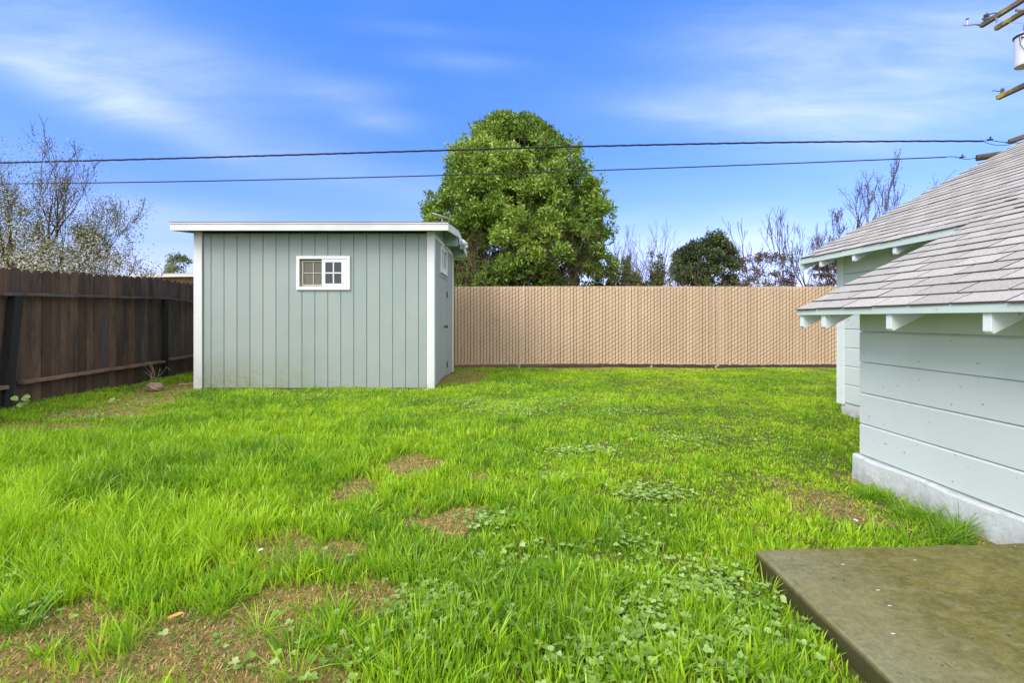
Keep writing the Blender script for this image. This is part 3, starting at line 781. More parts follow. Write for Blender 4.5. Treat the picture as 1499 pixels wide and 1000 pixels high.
for i in range(nline):
    # z = z0 + sl*(x-FX0)
    z0 = FZ1 - 0.02 - i*vs_
    xa = FX0 + max(0, (FZ0+0.02 - z0)/sl); xb = FX0 + (FZ1-0.02 - z0)/sl
    xb = min(xb, FX1)
    if xb <= xa: continue
    n_ = max(2, int((xb-xa)/(pitch)) + 1)
    # wire stitches in front of each slat, dipping at the gaps
    pts = []
    for q in range(n_+1):
        xx = xa + (xb-xa)*q/n_
        pts.append((xx, FY - (0.0075 if q % 1 == 0 else 0.004), z0 + sl*(xx-FX0) + 0.035*math.sin(xx*1.3+i*.12) + 0.012*math.sin(xx*3.1+1+i*.05)))
    mb.tube(pts[::6] + ([pts[-1]] if (len(pts)-1) % 6 else []), r_, 4, cap=False)
mb.build('wire_mesh', M['wire_tan'], tf, fix=False)
# knuckled selvage along the top
mb = MB(); x = FX0
while x < FX1:
    mb.bar((x+0.01, FY-0.004, FZ1-0.012), (x+0.036, FY-0.004, FZ1+0.010), 0.005, 0.005, (0,1,0)); mb.bar((x+0.036, FY-0.004, FZ1+0.010), (x+0.062, FY-0.004, FZ1-0.012), 0.005, 0.005, (0,1,0)); x += pitch
mb.build('selvage', M['tan_metal'], tf, fix=False)
mb = MB(); mb.tube([(FX0, FY+0.035, FZ1-0.03), (FX1, FY+0.035, FZ1-0.03)], 0.02, 10); mb.build('top_rail', M['tan_metal'], tf)
for px in (-60, 380, 760, 955, 1050, 1240, 1480):
    X = (px-CX)*FY/F
    mb = MB(); mb.tube([(X, FY+0.055, -0.1), (X, FY+0.055, FZ1-0.05)], 0.028, 10); mb.build('post', M['tan_metal'], tf)
# bottom tension tie at px 1050
X = (1051-CX)*FY/F; mb = MB(); mb.box((X-0.018, FY-0.014, 0.03), (X+0.022, FY-0.009, FZ1)); mb.build('tension_bar', M['tan_metal'], tf)

# ---------------------------------------------------------------- WOODEN FENCE
P = [(-5.55, 1.6), (-5.75, 3.2), (-6.10, 5.77), (-6.25, 8.66), (-6.36, 9.69), (-6.42, 10.66)]
def fence_at(Y):
    for (x0, y0), (x1, y1) in zip(P[:-1], P[1:]):
        if Y <= y1 or (x1, y1) == P[-1]:
            t = (Y-y0)/(y1-y0); d = Vector((x1-x0, y1-y0, 0)).normalized(); return x0+(x1-x0)*t, d
def ftop(Y): return 1.70 + (Y-5.77)*0.037 if Y < 8.7 else 1.808 - (Y-8.66)*0.02
def rail_top(Y): return 1.375 + (Y-5.77)*0.026 if Y < 8.7 else 1.451 - (Y-8.66)*0.045
def rail_bot(Y): return 0.285 + (Y-5.77)*0.014
wf = thing('board_fence', (-6.2, 7.5, 0), 'dark weathered brown dog-eared board fence with horizontal rails at the left of the lawn', 'fence')
mb = MB(); Y = 1.7; rr = random.Random(9); i = 0
while Y < 10.6:
    w = 0.140 + rr.uniform(-0.006, 0.006); gap = rr.choice([0.0008, 0.0015, 0.001, 0.004])
    x0, d = fence_at(Y); nrm = Vector((d.y, -d.x, 0))  # towards the yard (+X)
    base = Vector((x0, Y, 0)) - nrm*(0.034 + rr.choice([0, 0.005, 0.010]))
    lean = rr.uniform(0.001, 0.006); tz = ftop(Y) + rr.uniform(-0.010, 0.010)
    bz = 0.02 + rr.uniform(-0.02, 0.03) - 0.04
    ear = 0.034 + rr.uniform(-0.006, 0.008)
    pr = [(0, bz), (w, bz), (w, tz-ear), (w-ear*0.9, tz), (ear*0.9, tz), (0, tz-ear)]
    warp = rr.uniform(-0.006, 0.006)
    vs = []
    for off in (0.0, -0.018):
        for (u, z) in pr:
            p = base + d*(u + lean*z) + nrm*(off + warp*(z/1.7)**2); vs.append((p.x, p.y, z))
    n = 6
    mb.add(vs, [tuple(range(n)), tuple(range(n, 2*n))[::-1]] + [(k, k+n, (k+1) % n+n, (k+1) % n) for k in range(n)])
    Y += (w+gap)*d.y; i += 1
mb.build('fence_boards', M['fence_wood'], wf)
def rail(Ya, Yb, zf, w, h, mat, n=8, dz=0.0):
    mb = MB(); pts = []
    ring = []
    for k in range(n+1):
        Y = Ya + (Yb-Ya)*k/n; x0, d = fence_at(Y); nrm = Vector((d.y, -d.x, 0)); c = Vector((x0, Y, zf(Y)+dz+0.003*math.sin(k*2.1)))
        ring.append([c - nrm*0.012 + Vector((0,0,-h/2)), c + nrm*w + Vector((0,0,-h/2)), c + nrm*w + Vector((0,0,h/2)), c - nrm*0.012 + Vector((0,0,h/2))])
    vs = [p for r in ring for p in r]; fs = []
    for k in range(n):
        for q in range(4):
            q2 = (q+1) % 4; fs.append((k*4+q, k*4+q2, (k+1)*4+q2, (k+1)*4+q))
    fs += [(3,2,1,0), tuple(n*4+q for q in range(4))]
    mb.add(vs, fs); return mb.build('rail', mat, wf, bevel=0.003)
rail(1.7, 5.83, rail_top, 0.085, 0.038, M['rail_grey']); rail(5.835, 8.66, rail_top, 0.085, 0.038, M['rail_grey']); rail(8.665, 10.6, rail_top, 0.08, 0.038, M['rail_grey'])
rail(5.99, 7.55, rail_bot, 0.08, 0.042, M['rail_wood']); rail(7.56, 8.60, rail_bot, 0.078, 0.042, M['rail_wood'], dz=-0.006); rail(8.72, 10.6, rail_bot, 0.07, 0.04, M['rail_wood'], dz=0.012); rail(1.7, 5.76, rail_bot, 0.10, 0.042, M['rail_wood'], dz=-0.02)
for (Yp, lean, ztop) in ((5.86, 0.17, rail_top(5.86)-0.02), (8.66, 0.02, rail_top(8.66)-0.02), (3.1, 0.05, 1.3)):
    x0, d = fence_at(Yp); nrm = Vector((d.y, -d.x, 0))
    b0 = Vector((x0, Yp, -0.15)) + nrm*0.035 - d*0.10*(lean > .1); t1 = Vector((x0, Yp, ztop)) + nrm*0.035 + d*lean*0.35
    s_ = 0.096 if lean > 0.1 else 0.07
    mb = MB(); mb.bar(b0, t1, s_, s_, (1, 0, 0)); mb.build('post', M['post_wood'], wf, bevel=0.004)
# the short prop under the near rail stub
x0, d = fence_at(5.70); mb = MB(); mb.box((x0+0.03, 5.66, -0.05), (x0+0.07, 5.71, 0.26)); mb.build('rail_prop', M['post_wood'], wf)

# ---------------------------------------------------------------- NEIGHBOUR
nb = thing('neighbour_house', (-10.0, 17.5, 0), 'low beige neighbouring building with a pale flat roof edge showing over the board fence', 'house')
NY = 14.0
zt = at(0, 398.5, NY).z
xl = (170-CX)*NY/F
mb = MB(); mb.prism([(xl-3.0, zt-0.16), (-4.0, zt+0.0), (-4.0, zt+0.06), (xl-3.0, zt-0.10)], 'y', NY, NY+6.5); mb.build('roof', M['neigh_roof'], nb)
mb = MB(); mb.prism([(xl-3.0, zt-0.20), (-4.0, zt-0.06), (-4.0, zt+0.0), (xl-3.0, zt-0.14)], 'y', NY-0.03, NY-0.002); mb.build('fascia', M['neigh_trim'], nb)
mb = MB(); mb.prism([(xl+0.3, -0.1), (-4.2, -0.1), (-4.2, zt-0.08), (xl+0.3, zt-0.14)], 'y', NY+0.35, NY+6.2); mb.build('wall', M['neigh_wall'], nb)

# ---------------------------------------------------------------- vegetation helpers
def rot_rand(n, rng, up_bias=0.0):
    d = rng.normal(size=(n, 3)); d[:, 2] += up_bias; d /= np.linalg.norm(d, axis=1)[:, None] + 1e-9; return d
def leaf_cloud(name, pos, dirs, L, W, tint, mat, parent, rng, fold=0.25):
    """one folded leaf (two quads, pointed) per row"""
    n = len(pos); L = np.broadcast_to(L, n)[:, None]; W = np.broadcast_to(W, n)[:, None]
    ref = rng.normal(size=(n, 3)); s = np.cross(dirs, ref); s /= np.linalg.norm(s, axis=1)[:, None] + 1e-9
    nn = np.cross(s, dirs)
    b = pos; m = pos + dirs*L*0.45; tip = pos + dirs*L
    l_ = m + s*W*0.5 + nn*W*fold; r_ = m - s*W*0.5 + nn*W*fold; tip = tip + nn*L*0.08
    V = np.stack([b, l_, tip, r_, m], 1).reshape(-1, 3)
    k = np.arange(n)[:, None]*5
    T = np.concatenate([k+np.array([[0, 4, 1]]), k+np.array([[1, 4, 2]]), k+np.array([[0, 3, 4]]), k+np.array([[3, 2, 4]])], 0)
    at_ = np.repeat(np.stack([tint, tint, tint], 1), 5, 0)
    return np_mesh(name, V, np.zeros((0, 4), int), T, mat, parent, attr=at_)
def grow(mb, p, d, L, r, depth, rr, spread=0.6, kids=(2, 3), up=0.15, tips=None, wob=0.18, shrink=0.72, minr=0.004, n=5):
    seg = 4; pts = [Vector(p)]; rs = [r]; d = Vector(d).normalized(); c = Vector(p)
    for k in range(seg):
        d = (d + Vector((rr.gauss(0, wob), rr.gauss(0, wob), rr.gauss(0, wob)+up*0.3))).normalized()
        c = c + d*(L/seg); pts.append(c.copy()); rs.append(max(minr, r*(1-0.45*(k+1)/seg)))
    mb.tube(pts, rs, n if r > 0.02 else 3, cap=False)
    if tips is not None: tips.append((pts[-1], d.copy(), depth, L)); tips.append((pts[2], d.copy(), depth, L))
    if depth <= 0: return
    for _ in range(rr.randint(*kids)):
        t = rr.choice([2, 3, 4, 4]); ax = Vector((rr.gauss(0,1), rr.gauss(0,1), rr.gauss(0,1))).normalized()
        nd = (d + ax*spread + Vector((0,0,up))).normalized()
        grow(mb, pts[t], nd, L*shrink*rr.uniform(0.75, 1.15), max(minr, rs[t]*0.68), depth-1, rr, spread, kids, up, tips, wob, shrink, minr, n)

# ---- big broad evergreen
TY = 15.2; S = F/TY
prof_px = [(160, -3, 3), (172, -16, 8), (184, -42, 26), (199, -66, 46), (217, -86, 70), (240, -106, 96), (265, -118, 114), (290, -126, 124), (320, -137, 134), (350, -141, 141), (380, -144, 144), (415, -144, 146), (450, -130, 130), (500, -95, 95), (540, -30, 30)]
pz = np.array([CH + (CY-p[0])/S for p in prof_px])[::-1]; pl = np.array([-p[1]/S for p in prof_px])[::-1]; pr_ = np.array([p[2]/S for p in prof_px])[::-1]
TX = (757-CX)/S
tree = thing('evergreen_tree', (TX, TY, 0), 'tall dense broadleaf evergreen tree rising behind the tan fence beside the shed', 'tree')
rr = random.Random(21); mb = MB()
tr = [(TX, TY, -0.1), (TX+0.05, TY+0.03, 1.0), (TX-0.04, TY, 2.2), (TX+0.03, TY, 3.6), (TX, TY, 5.0), (TX-0.02, TY, 6.6)]
mb.tube(tr, [0.26, 0.2, 0.17, 0.13, 0.08, 0.02], 9)
mb.build('trunk', M['bark_brown'], tree, smooth=True)
mb = MB()
for k in range(34):
    z = 0.8 + 5.0*k/34 + rr.uniform(-.1, .1); a = k*2.4+rr.uniform(-.3, .3)
    rad = np.interp(z, pz, (pl+pr_)/2)
    grow(mb, (TX, TY, z), (math.cos(a), math.sin(a)*0.9, 0.35), rad*0.5, 0.055, 2, rr, 0.5, (2, 3), 0.2, None, 0.15, 0.7, 0.006)
for k in range(70):   # dead twigs low on the front
    x = TX + rr.uniform(-1.8, 1.9); yy_ = TY - rr.uniform(1.9, 2.7)*math.sqrt(max(0.1, 1-((x-TX)/3.1)**2)); 
    grow(mb, (x, yy_, rr.uniform(1.4, 2.3)), (rr.uniform(-.8, .8), rr.uniform(-.6, .1), 1), rr.uniform(0.5, 1.0), 0.010, 2, rr, 0.6, (2, 3), 0.2, None, 0.2, 0.7, 0.004)
mb.build('branches', M['bark_brown'], tree, fix=False)
def crown_points(n, rng):
    z = rng.uniform(1.0, pz.max()-0.50, n); a = rng.uniform(0, 2*np.pi, n)
    R_ = np.where(np.cos(a) < 0, np.interp(z, pz, pl), np.interp(z, pz, pr_))
    lump = 0.93 + 0.30*(fbm(a*2.6+3, z*1.5, 5, 2)-0.5)*2
    q = rng.uniform(0, 1, n)**0.30
    return z, a, R_*lump*q, q
nb_ = 900
z, a, rad, q = crown_points(nb_, rng)
sizes = rng.uniform(0.20, 0.46, nb_); per_ = (26*(sizes/0.33)**1.6).astype(int); idx = np.repeat(np.arange(nb_), per_)
rad = np.maximum(rad-0.22, 0.02); bc = np.stack([TX + np.cos(a)*rad, TY + np.sin(a)*rad*0.92, z], 1)
od = rot_rand(len(idx), rng) + np.stack([np.cos(a[idx])*0.7, np.sin(a[idx])*0.7, np.full(len(idx), 0.55)], 1); od /= np.linalg.norm(od, axis=1)[:, None]
cen = bc[idx] + od*(sizes[idx]*rng.uniform(0.35, 1, len(idx))**0.6)[:, None]*np.array([1, 1, 0.8])
keep = cen[:, 2] > 0.9
cen = cen[keep]; od = od[keep]; idx = idx[keep]; out = od*0.8 + np.array([0, 0, 0.3]); qq = q[idx]
# shoots breaking the outline
ns = 110
z2, a2, r2, _ = crown_points(ns, rng); z2 = np.interp(rng.uniform(0.25, 1, ns), [0, 1], [2.0, 6.45])
R2 = np.where(np.cos(a2) < 0, np.interp(z2, pz, pl), np.interp(z2, pz, pr_))
sh_c, sh_o = [], []
for k in range(ns):
    base = np.array([TX+np.cos(a2[k])*R2[k]*0.95, TY+np.sin(a2[k])*R2[k]*0.9, z2[k]]); d = np.array([np.cos(a2[k])*0.5, np.sin(a2[k])*0.5, 1.0]); d /= np.linalg.norm(d)
    for t in np.linspace(0, rng.uniform(0.15, 0.45), 5): sh_c.append(base+d*t); sh_o.append(d)
cen = np.concatenate([cen, sh_c]); out = np.concatenate([out, sh_o]); qq = np.concatenate([qq, np.ones(len(sh_c))])
m = 9
c9 = np.repeat(cen, m, 0); o9 = np.repeat(out, m, 0)
d9 = rot_rand(len(c9), rng) * 0.95 + o9*0.7; d9 /= np.linalg.norm(d9, axis=1)[:, None]
p9 = c9 + rng.normal(size=c9.shape)*0.045
sprig = np.repeat(rng.uniform(0, 1, len(cen)), m)
patch = np.repeat(fbm(cen[:, 0]*0.9+cen[:, 1]*0.5, cen[:, 2]*0.9, 41, 3), m)
tint = np.clip(0.30*sprig + 0.85*(patch-0.2)*1.0 + rng.normal(0, 0.13, len(c9)) + 0.05, 0, 1)
leaf_cloud('crown', p9, d9, rng.uniform(0.09, 0.15, len(c9)), rng.uniform(0.040, 0.062, len(c9)), tint, M['leaf_big'], tree, rng)

def shrubtree(name, label, cat, px, py_top, halfw, Y, leafmat, barkmat, style, seed, n_leaf, L, W, twigs=True, group=None, py_bot=430, shape=0.8, squash=1.0):
    rr = random.Random(seed); rg = np.random.default_rng(seed)
    X = (px-CX)*Y/F; H = CH + (CY-py_top)*Y/F; Rw = halfw*Y/F
    t = thing(name, (X, Y, 0), label, cat, group)
    mb = MB(); mb.tube([(X, Y, -0.05), (X+0.03, Y, H*0.3), (X-0.02, Y, H*0.55)], [0.07, 0.055, 0.035], 7); mb.build('trunk', barkmat, t)
    mb = MB(); tips = []
    for k in range(10 if twigs else 6):
        a = k*2.4; 
        grow(mb, (X, Y, H*(0.12+0.4*k/10)), (math.cos(a)*Rw/H*1.5, math.sin(a)*Rw/H*1.5, 0.9 if style != 'dome' else 0.5), H*0.32 if style != 'dome' else Rw*0.55, 0.028, 3 if twigs else 2, rr, 0.45, (2, 3), 0.25, tips, 0.12, 0.72, 0.004)
    mb.build('branches', barkmat, t, fix=False)
    if n_leaf:
        z0 = max(0.9, H*0.35)
        if style == 'dome':
            nb2 = 110; u = rg.uniform(0, 0.93, nb2); a = rg.uniform(0, 2*np.pi, nb2); z = z0 + (H-z0)*u
            Rz = Rw*np.sqrt(np.clip(1-((z-(z0+(H-z0)*0.35))/((H-z0)*0.68))**2, 0.02, 1))*(0.62 + 0.5*fbm(a*2.2+seed, z*2.0, seed, 2))
            r = Rz*rg.uniform(0.1, 1, nb2)**0.45; sz = Rw*rg.uniform(0.13, 0.28, nb2)
            bc = np.stack([X+np.cos(a)*r, Y+np.sin(a)*r*squash, z-sz*0.5], 1); idx = rg.integers(0, nb2, n_leaf)
            o = rot_rand(n_leaf, rg) + np.stack([np.cos(a[idx])*.5, np.sin(a[idx])*.5, np.full(n_leaf, .5)], 1); o /= np.linalg.norm(o, axis=1)[:, None]
            c = bc[idx] + o*(sz[idx]*rg.uniform(0.3, 1, n_leaf)**0.6)[:, None]*np.array([1, 1, .75])
        else:
            nst = 13; sxx = rg.uniform(-1, 1, nst)*Rw; syy = rg.uniform(-.5, .5, nst)*Rw; top = H*rg.uniform(0.68, 1.0, nst)*(1-0.12*np.abs(sxx)/Rw)
            idx = rg.integers(0, nst, n_leaf); u = rg.uniform(0, 1, n_leaf); z = z0*0.7 + (top[idx]-z0*0.7)*u
            wd = 0.13*(1.05-u)+0.015
            c = np.stack([X + sxx[idx]*(0.5+0.6*u) + rg.normal(size=n_leaf)*wd, Y + syy[idx] + rg.normal(size=n_leaf)*wd, z], 1)
            o = np.tile(np.array([[0, 0, 1.5]]), (n_leaf, 1)) + rg.normal(size=(n_leaf, 3))*0.4
        c = np.repeat(c, 6, 0) + rg.normal(size=(len(c)*6, 3))*L*0.5; o = np.repeat(o, 6, 0)
        d = rot_rand(len(c), rg)*0.9 + o*0.6; d /= np.linalg.norm(d, axis=1)[:, None]
        tn = np.clip(0.9*fbm(c[:, 0]*1.8, c[:, 2]*1.8, seed+9, 2) - 0.05 + rg.normal(0, .15, len(c)), 0, 1)
        leaf_cloud('foliage', c, d, rg.uniform(0.7, 1.3, len(c))*L, rg.uniform(0.8, 1.2, len(c))*W, tn, leafmat, t, rg)
    return t
G1 = 'background trees and shrubs beyond the tan fence'
shrubtree('shrub', 'feathery grey-green shrub just right of the tall evergreen tree', 'shrub', 912, 363, 20, 14.5, M['leaf_grey'], M['bark_brown'], 'plume', 31, 1700, 0.07, 0.034)
shrubtree('shrub', 'upright thin shrub between the feathery shrub and the round dark tree', 'shrub', 961, 362, 18, 15.5, M['leaf_grey'], M['bark_brown'], 'plume', 32, 1500, 0.07, 0.034)
shrubtree('shrub', 'short wispy shrub filling the low gap over the tan fence right of the feathery shrub', 'shrub', 938, 388, 20, 15.0, M['leaf_grey'], M['bark'], 'plume', 38, 1300, 0.07, 0.034)
shrubtree('round_tree', 'round dark green tree with a domed crown behind the tan fence', 'tree', 1033, 338, 53, 19.0, M['leaf_dark'], M['bark'], 'dome', 33, 5000, 0.12, 0.05, False)
shrubtree('tangled_shrub', 'tangled half-bare shrub with brown leaves between round dark tree and house', 'shrub', 1122, 362, 44, 15.0, M['leaf_brown'], M['bark'], 'dome', 34, 1100, 0.07, 0.03)
shrubtree('tangled_shrub', 'brown branchy shrub seen under the end of the upper house eave', 'shrub', 1212, 366, 26, 14.0, M['leaf_brown'], M['bark_brown'], 'dome', 35, 1100, 0.06, 0.028)
shrubtree('small_tree', 'small distant green tree above the neighbouring roof edge left of the shed', 'tree', 262, 366, 19, 26.0, M['leaf_grey'], M['bark'], 'dome', 36, 900, 0.13, 0.05, False)

# ---- bare trees
def bare_tree(name, label, cat, px, Y, trunkH, limbs, seed, mat, r0=0.09, depth=4, spread=0.38, wob=0.10, minr=0.005):
    rr = random.Random(seed); X = (px-CX)*Y/F
    t = thing(name, (X, Y, 0), label, cat)
    mb = MB(); mb.tube([(X, Y, -0.05), (X+0.03, Y, trunkH*0.5), (X, Y, trunkH)], [r0*1.25, r0, r0*0.9], 8); mb.build('trunk', mat, t)
    mb = MB(); tips = []
    for (dx, dy, dz, L, r) in limbs:
        grow(mb, (X, Y, trunkH-0.05), (dx, dy, dz), L, r, depth, rr, spread, (2, 3), 0.22, tips, wob, 0.70, minr)
    mb.build('branches', mat, t, fix=False)
    return t, tips
bt, tips = bare_tree('bare_tree', 'tall leafless dark tree with spreading limbs rising behind the house roof', 'tree', 1250, 16.0, 1.9,
    [(-0.12, 0, 1, 1.75, .07), (0.12, 0.1, 1, 1.85, .07), (0.30, 0, 1, 1.75, .05), (-0.45, 0.2, 0.95, 1.35, .05), (-0.85, -0.1, 0.55, 1.1, .045), (0.75, 0, 0.95, 1.6, .05), (1.15, 0.1, 0.75, 1.7, .05), (1.5, 0.2, 0.62, 1.75, .045), (-1.1, 0.1, 0.4, 1.0, .035)], 51, M['bark'], 0.12, 4, 0.33, 0.10, 0.0060)
bare_tree('bare_tree', 'thicket of short upright bare twigs just left of the upper house eave', 'tree', 1196, 15.0, 1.0,
    [(-0.5, 0, 1, 1.1, .035), (0.5, 0, 1, 1.2, .035), (0, .2, 1, 1.3, .035), (-1.0, 0, .8, 1.0, .03), (1.0, 0, .9, 1.2, .03), (-.2, -.3, 1, 1.2, .03), (.8, .3, 1, 1.3, .03)], 55, M['bark'], 0.06, 4, 0.34, 0.09, 0.0055)
# a few clinging leaves
rg = np.random.default_rng(4); pp = np.array([list(t[0]) for t in tips if t[2] <= 2]); pp = pp[rg.uniform(0, 1, len(pp)) < 0.9]
pp = np.repeat(pp, 3, 0) + rg.normal(size=(len(pp)*3, 3))*0.05
leaf_cloud('foliage', pp, rot_rand(len(pp), rg), 0.05, 0.022, rg.uniform(0, 1, len(pp)), M['leaf_brown'], bt, rg)
bt2, _ = bare_tree('bare_shrub', 'bare shrub of long straight twigs beside the tangled brown shrub behind the tan fence', 'shrub', 1135, 14.0, 0.9,
    [(-0.7, 0, 1, 1.3, .03), (0.5, 0, 1, 1.2, .03), (0.0, 0.2, 1, 1.3, .03), (1.0, 0.1, .8, 1.1, .025), (-1.1, 0, .7, 1.0, .025), (0.9, 0, 1.1, 1.2, .02), (-.3, 0, 1.1, 1.2, .02)], 52, M['bark'], 0.05, 4, 0.34, 0.08, 0.0055)
bt3, _ = bare_tree('bare_shrub', 'thin bare stems standing in front of the round dark tree', 'shrub', 1020, 13.2, 0.8,
    [(-1.0, 0, .9, 0.8, .015), (0.9, 0, .9, 0.8, .015), (0.0, 0.2, 1, 0.85, .015), (.45, 0, 1, .8, .012), (-.45, 0, 1, .8, .012)], 53, M['bark_brown'], 0.03, 3, 0.34, 0.08, 0.0035)
bt4, _ = bare_tree('bare_shrub', 'low reddish bare shrub above the board fence right of the blossom tree', 'shrub', 160, 11.0, 1.0,
    [(-1.0, 0, .8, 0.75, .02), (-.5, 0, 1, .85, .02), (0.0, 0.2, 1, .8, .02), (.5, 0, .9, .7, .02), (1.0, 0, .6, .75, .02), (-1.4, 0, .6, .8, .02), (1.3, 0, .8, .6, .015)], 54, M['bark_red'], 0.04, 4, 0.35, 0.09, 0.0045)

# ---- blossom tree
BX, BY = (35-CX)*9.6/F, 9.6
bl, tips = bare_tree('blossom_tree', 'spreading tree with white blossom and sparse olive leaves behind the board fence', 'tree', 35, 9.6, 1.5,
    [(-0.1, 0, 1, 1.15, .06), (0.3, 0.1, 1, 1.15, .055), (0.55, 0.1, 1, 1.15, .05), (0.8, 0, .75, 1.25, .05), (1.2, 0.1, .45, 1.2, .045), (-0.5, 0.2, .9, 1.15, .05), (-0.9, -0.1, 0.6, 1.1, .045), (0.5, -0.5, .7, 1.0, .04), (0.9, .4, .35, 1.0, .035), (-1.2, .3, .4, 1.1, .035), (.2, .8, .7, .9, .03)], 61, M['bark'], 0.10, 5, 0.42, 0.11, 0.0032)
rg = np.random.default_rng(6)
pp = np.array([list(t[0]) for t in tips if t[2] <= 2]); low = pp[:, 2]
prob = np.clip(1.2 - (low-1.6)/2.3, 0.22, 1)
pp = pp[rg.uniform(0, 1, len(pp)) < prob]
pp = np.repeat(pp, 9, 0); pp = pp + rg.normal(size=pp.shape)*0.085
nv = 60000
vx = rg.uniform(-1.7, 2.15, nv); vy = rg.uniform(-1.2, 1.2, nv); vz = rg.uniform(1.3, 4.7, nv)
env = np.interp(vz, [1.3, 2.0, 2.7, 3.4, 4.0, 4.6], [2.1, 2.2, 2.1, 1.7, 1.4, 0.9])
ok = (np.hypot(vx*np.where(vx < 0, 1.1, 1), vy*1.4) < env*(0.75+0.4*fbm(vx*1.5, vz*1.5, 3, 2)))
dens = np.interp(vz, [1.3, 2.2, 2.8, 3.4, 4.4], [0.95, 0.75, 0.42, 0.14, 0.05])*np.interp(vx, [-1.5, 0.6, 1.4, 2.1], [1, 0.85, 0.45, 0.2])
ok &= (rg.uniform(0, 1, nv) < dens) & (fbm(vx*3.2+vy*2, vz*3.2, 7, 2) > 0.40)
pv = np.stack([BX+vx, BY+0.2+vy, vz], 1)[ok]; pv = np.repeat(pv, 4, 0) + rg.normal(size=(ok.sum()*4, 3))*0.05
pp = np.concatenate([pp, pv])
lo = np.clip((3.0-pp[:, 2])/1.2, 0.0, 1)
tn = np.where(rg.uniform(0, 1, len(pp)) < 0.18+0.45*lo, rg.uniform(0.66, 1, len(pp)), rg.uniform(0, 0.33, len(pp)))
leaf_cloud('blossom_and_leaves', pp, rot_rand(len(pp), rg, 0.3), rg.uniform(0.026, 0.050, len(pp))*np.interp(pp[:, 2], [2.6, 3.6], [1, .7]), rg.uniform(0.020, 0.034, len(pp))*np.interp(pp[:, 2], [2.6, 3.6], [1, .7]), tn, M['blossom'], bl, rg)

# ---------------------------------------------------------------- UTILITY POLE AND LINES
PX, PY = 13.2, 12.0
up = thing('utility_pole', (PX, PY, 0), 'wooden utility pole with lichened crossarms and a pale transformer behind the house', 'utility pole')
mb = MB(); mb.tube([(PX, PY, -0.2), (PX, PY, 10.2)], [0.17, 0.12], 16); mb.build('pole', M['pole_wood'], up, smooth=True)
def arm(x, ya, yb, z, s=0.11, h=0.12):
    mb = MB(); mb.box((x-s/2, ya, z-h/2), (x+s/2, yb, z+h/2)); mb.build('crossarm', M['arm'], up, bevel=0.012)
zA = 9.15
arm(PX-0.20, 10.5, 13.40, zA+0.06); arm(PX+0.20, 10.5, 13.40, zA-0.02)
zB = 7.02; arm(PX-0.17, 11.0, 12.98, zB); zC = 5.72
arm(PX-0.18, 11.2, 12.66, zC, 0.10, 0.11)
mb = MB(); e = at(1430, 231, 13.2); mb.tube([(e.x, 13.2, e.z), (e.x+0.6, 12.9, e.z+0.03), (PX, 12.1, e.z+0.1)], [0.085, 0.085, 0.07], 12); mb.build('side_bracket', M['pole_wood'], up)
mb = MB(); mb.bar((PX-0.17, 13.0, zA-0.04), (PX-0.13, PY+0.05, zA-0.75), 0.035, 0.008); mb.build('brace', M['steel'], up)
mb = MB(); mb.bar((PX-0.13, PY+0.55, zA-0.05), (PX+0.2, PY+0.55, zA-0.05), 0.05, 0.05); mb.build('spacer', M['steel'], up); mb = MB(); mb.bar((PX-0.28, PY+0.9, zA-0.16), (PX-0.28, PY+0.9, zA-0.02), 0.03, 0.03, (1,0,0)); mb.build('hanger', M['steel'], up)
def insulator(c, axis, s=1.0):
    prof = []
    z = 0
    for k in range(3): prof += [(0.022*s, z), (0.048*s, z+0.012*s), (0.045*s, z+0.02*s), (0.022*s, z+0.034*s)]; z += 0.04*s
    prof += [(0.018*s, z), (0.004*s, z+0.03*s)]
    mb = MB(); mb.lathe(c, prof, 12, axis); mb.build('insulator', M['porcelain'], up, smooth=True)
insulator((PX-0.20, 13.25, zA+0.125), 'z', 1.5)
mb = MB(); c = Vector((PX-0.26, 13.3, zA+0.02)); mb.tube([c, c+Vector((-0.2, 0, 0.02)), c+Vector((-0.42, 0, 0.0)), c+Vector((-0.55, 0, 0.0))], [0.035, 0.02, 0.018, 0.01], 8)
mb.tube([c+Vector((-0.42, 0, -0.02)), c+Vector((-0.42, 0, 0.14)), c+Vector((-0.42, 0, 0.17))], [0.02, 0.015, 0.045], 8); mb.build('dead_end_clamp', M['steel'], up)
mb = MB(); pts = [(PX-0.20+0.14*math.cos(t), 13.15+0.16*math.sin(t), zA+0.16) for t in np.linspace(0, 6.28, 15)]; mb.tube(pts, 0.014, 6); mb.build('wire_coil', M['dark_metal'], up)
insulator((PX-0.17, 12.85, zB+0.06), 'z', 1.1)
mb = MB(); mb.tube([(PX-0.17, 12.86, zB+0.1), (PX-0.35, 12.9, zB+0.16), (PX-0.42, 12.88, zB+0.13)], 0.01, 6); mb.build('wire_tie', M['dark_metal'], up)
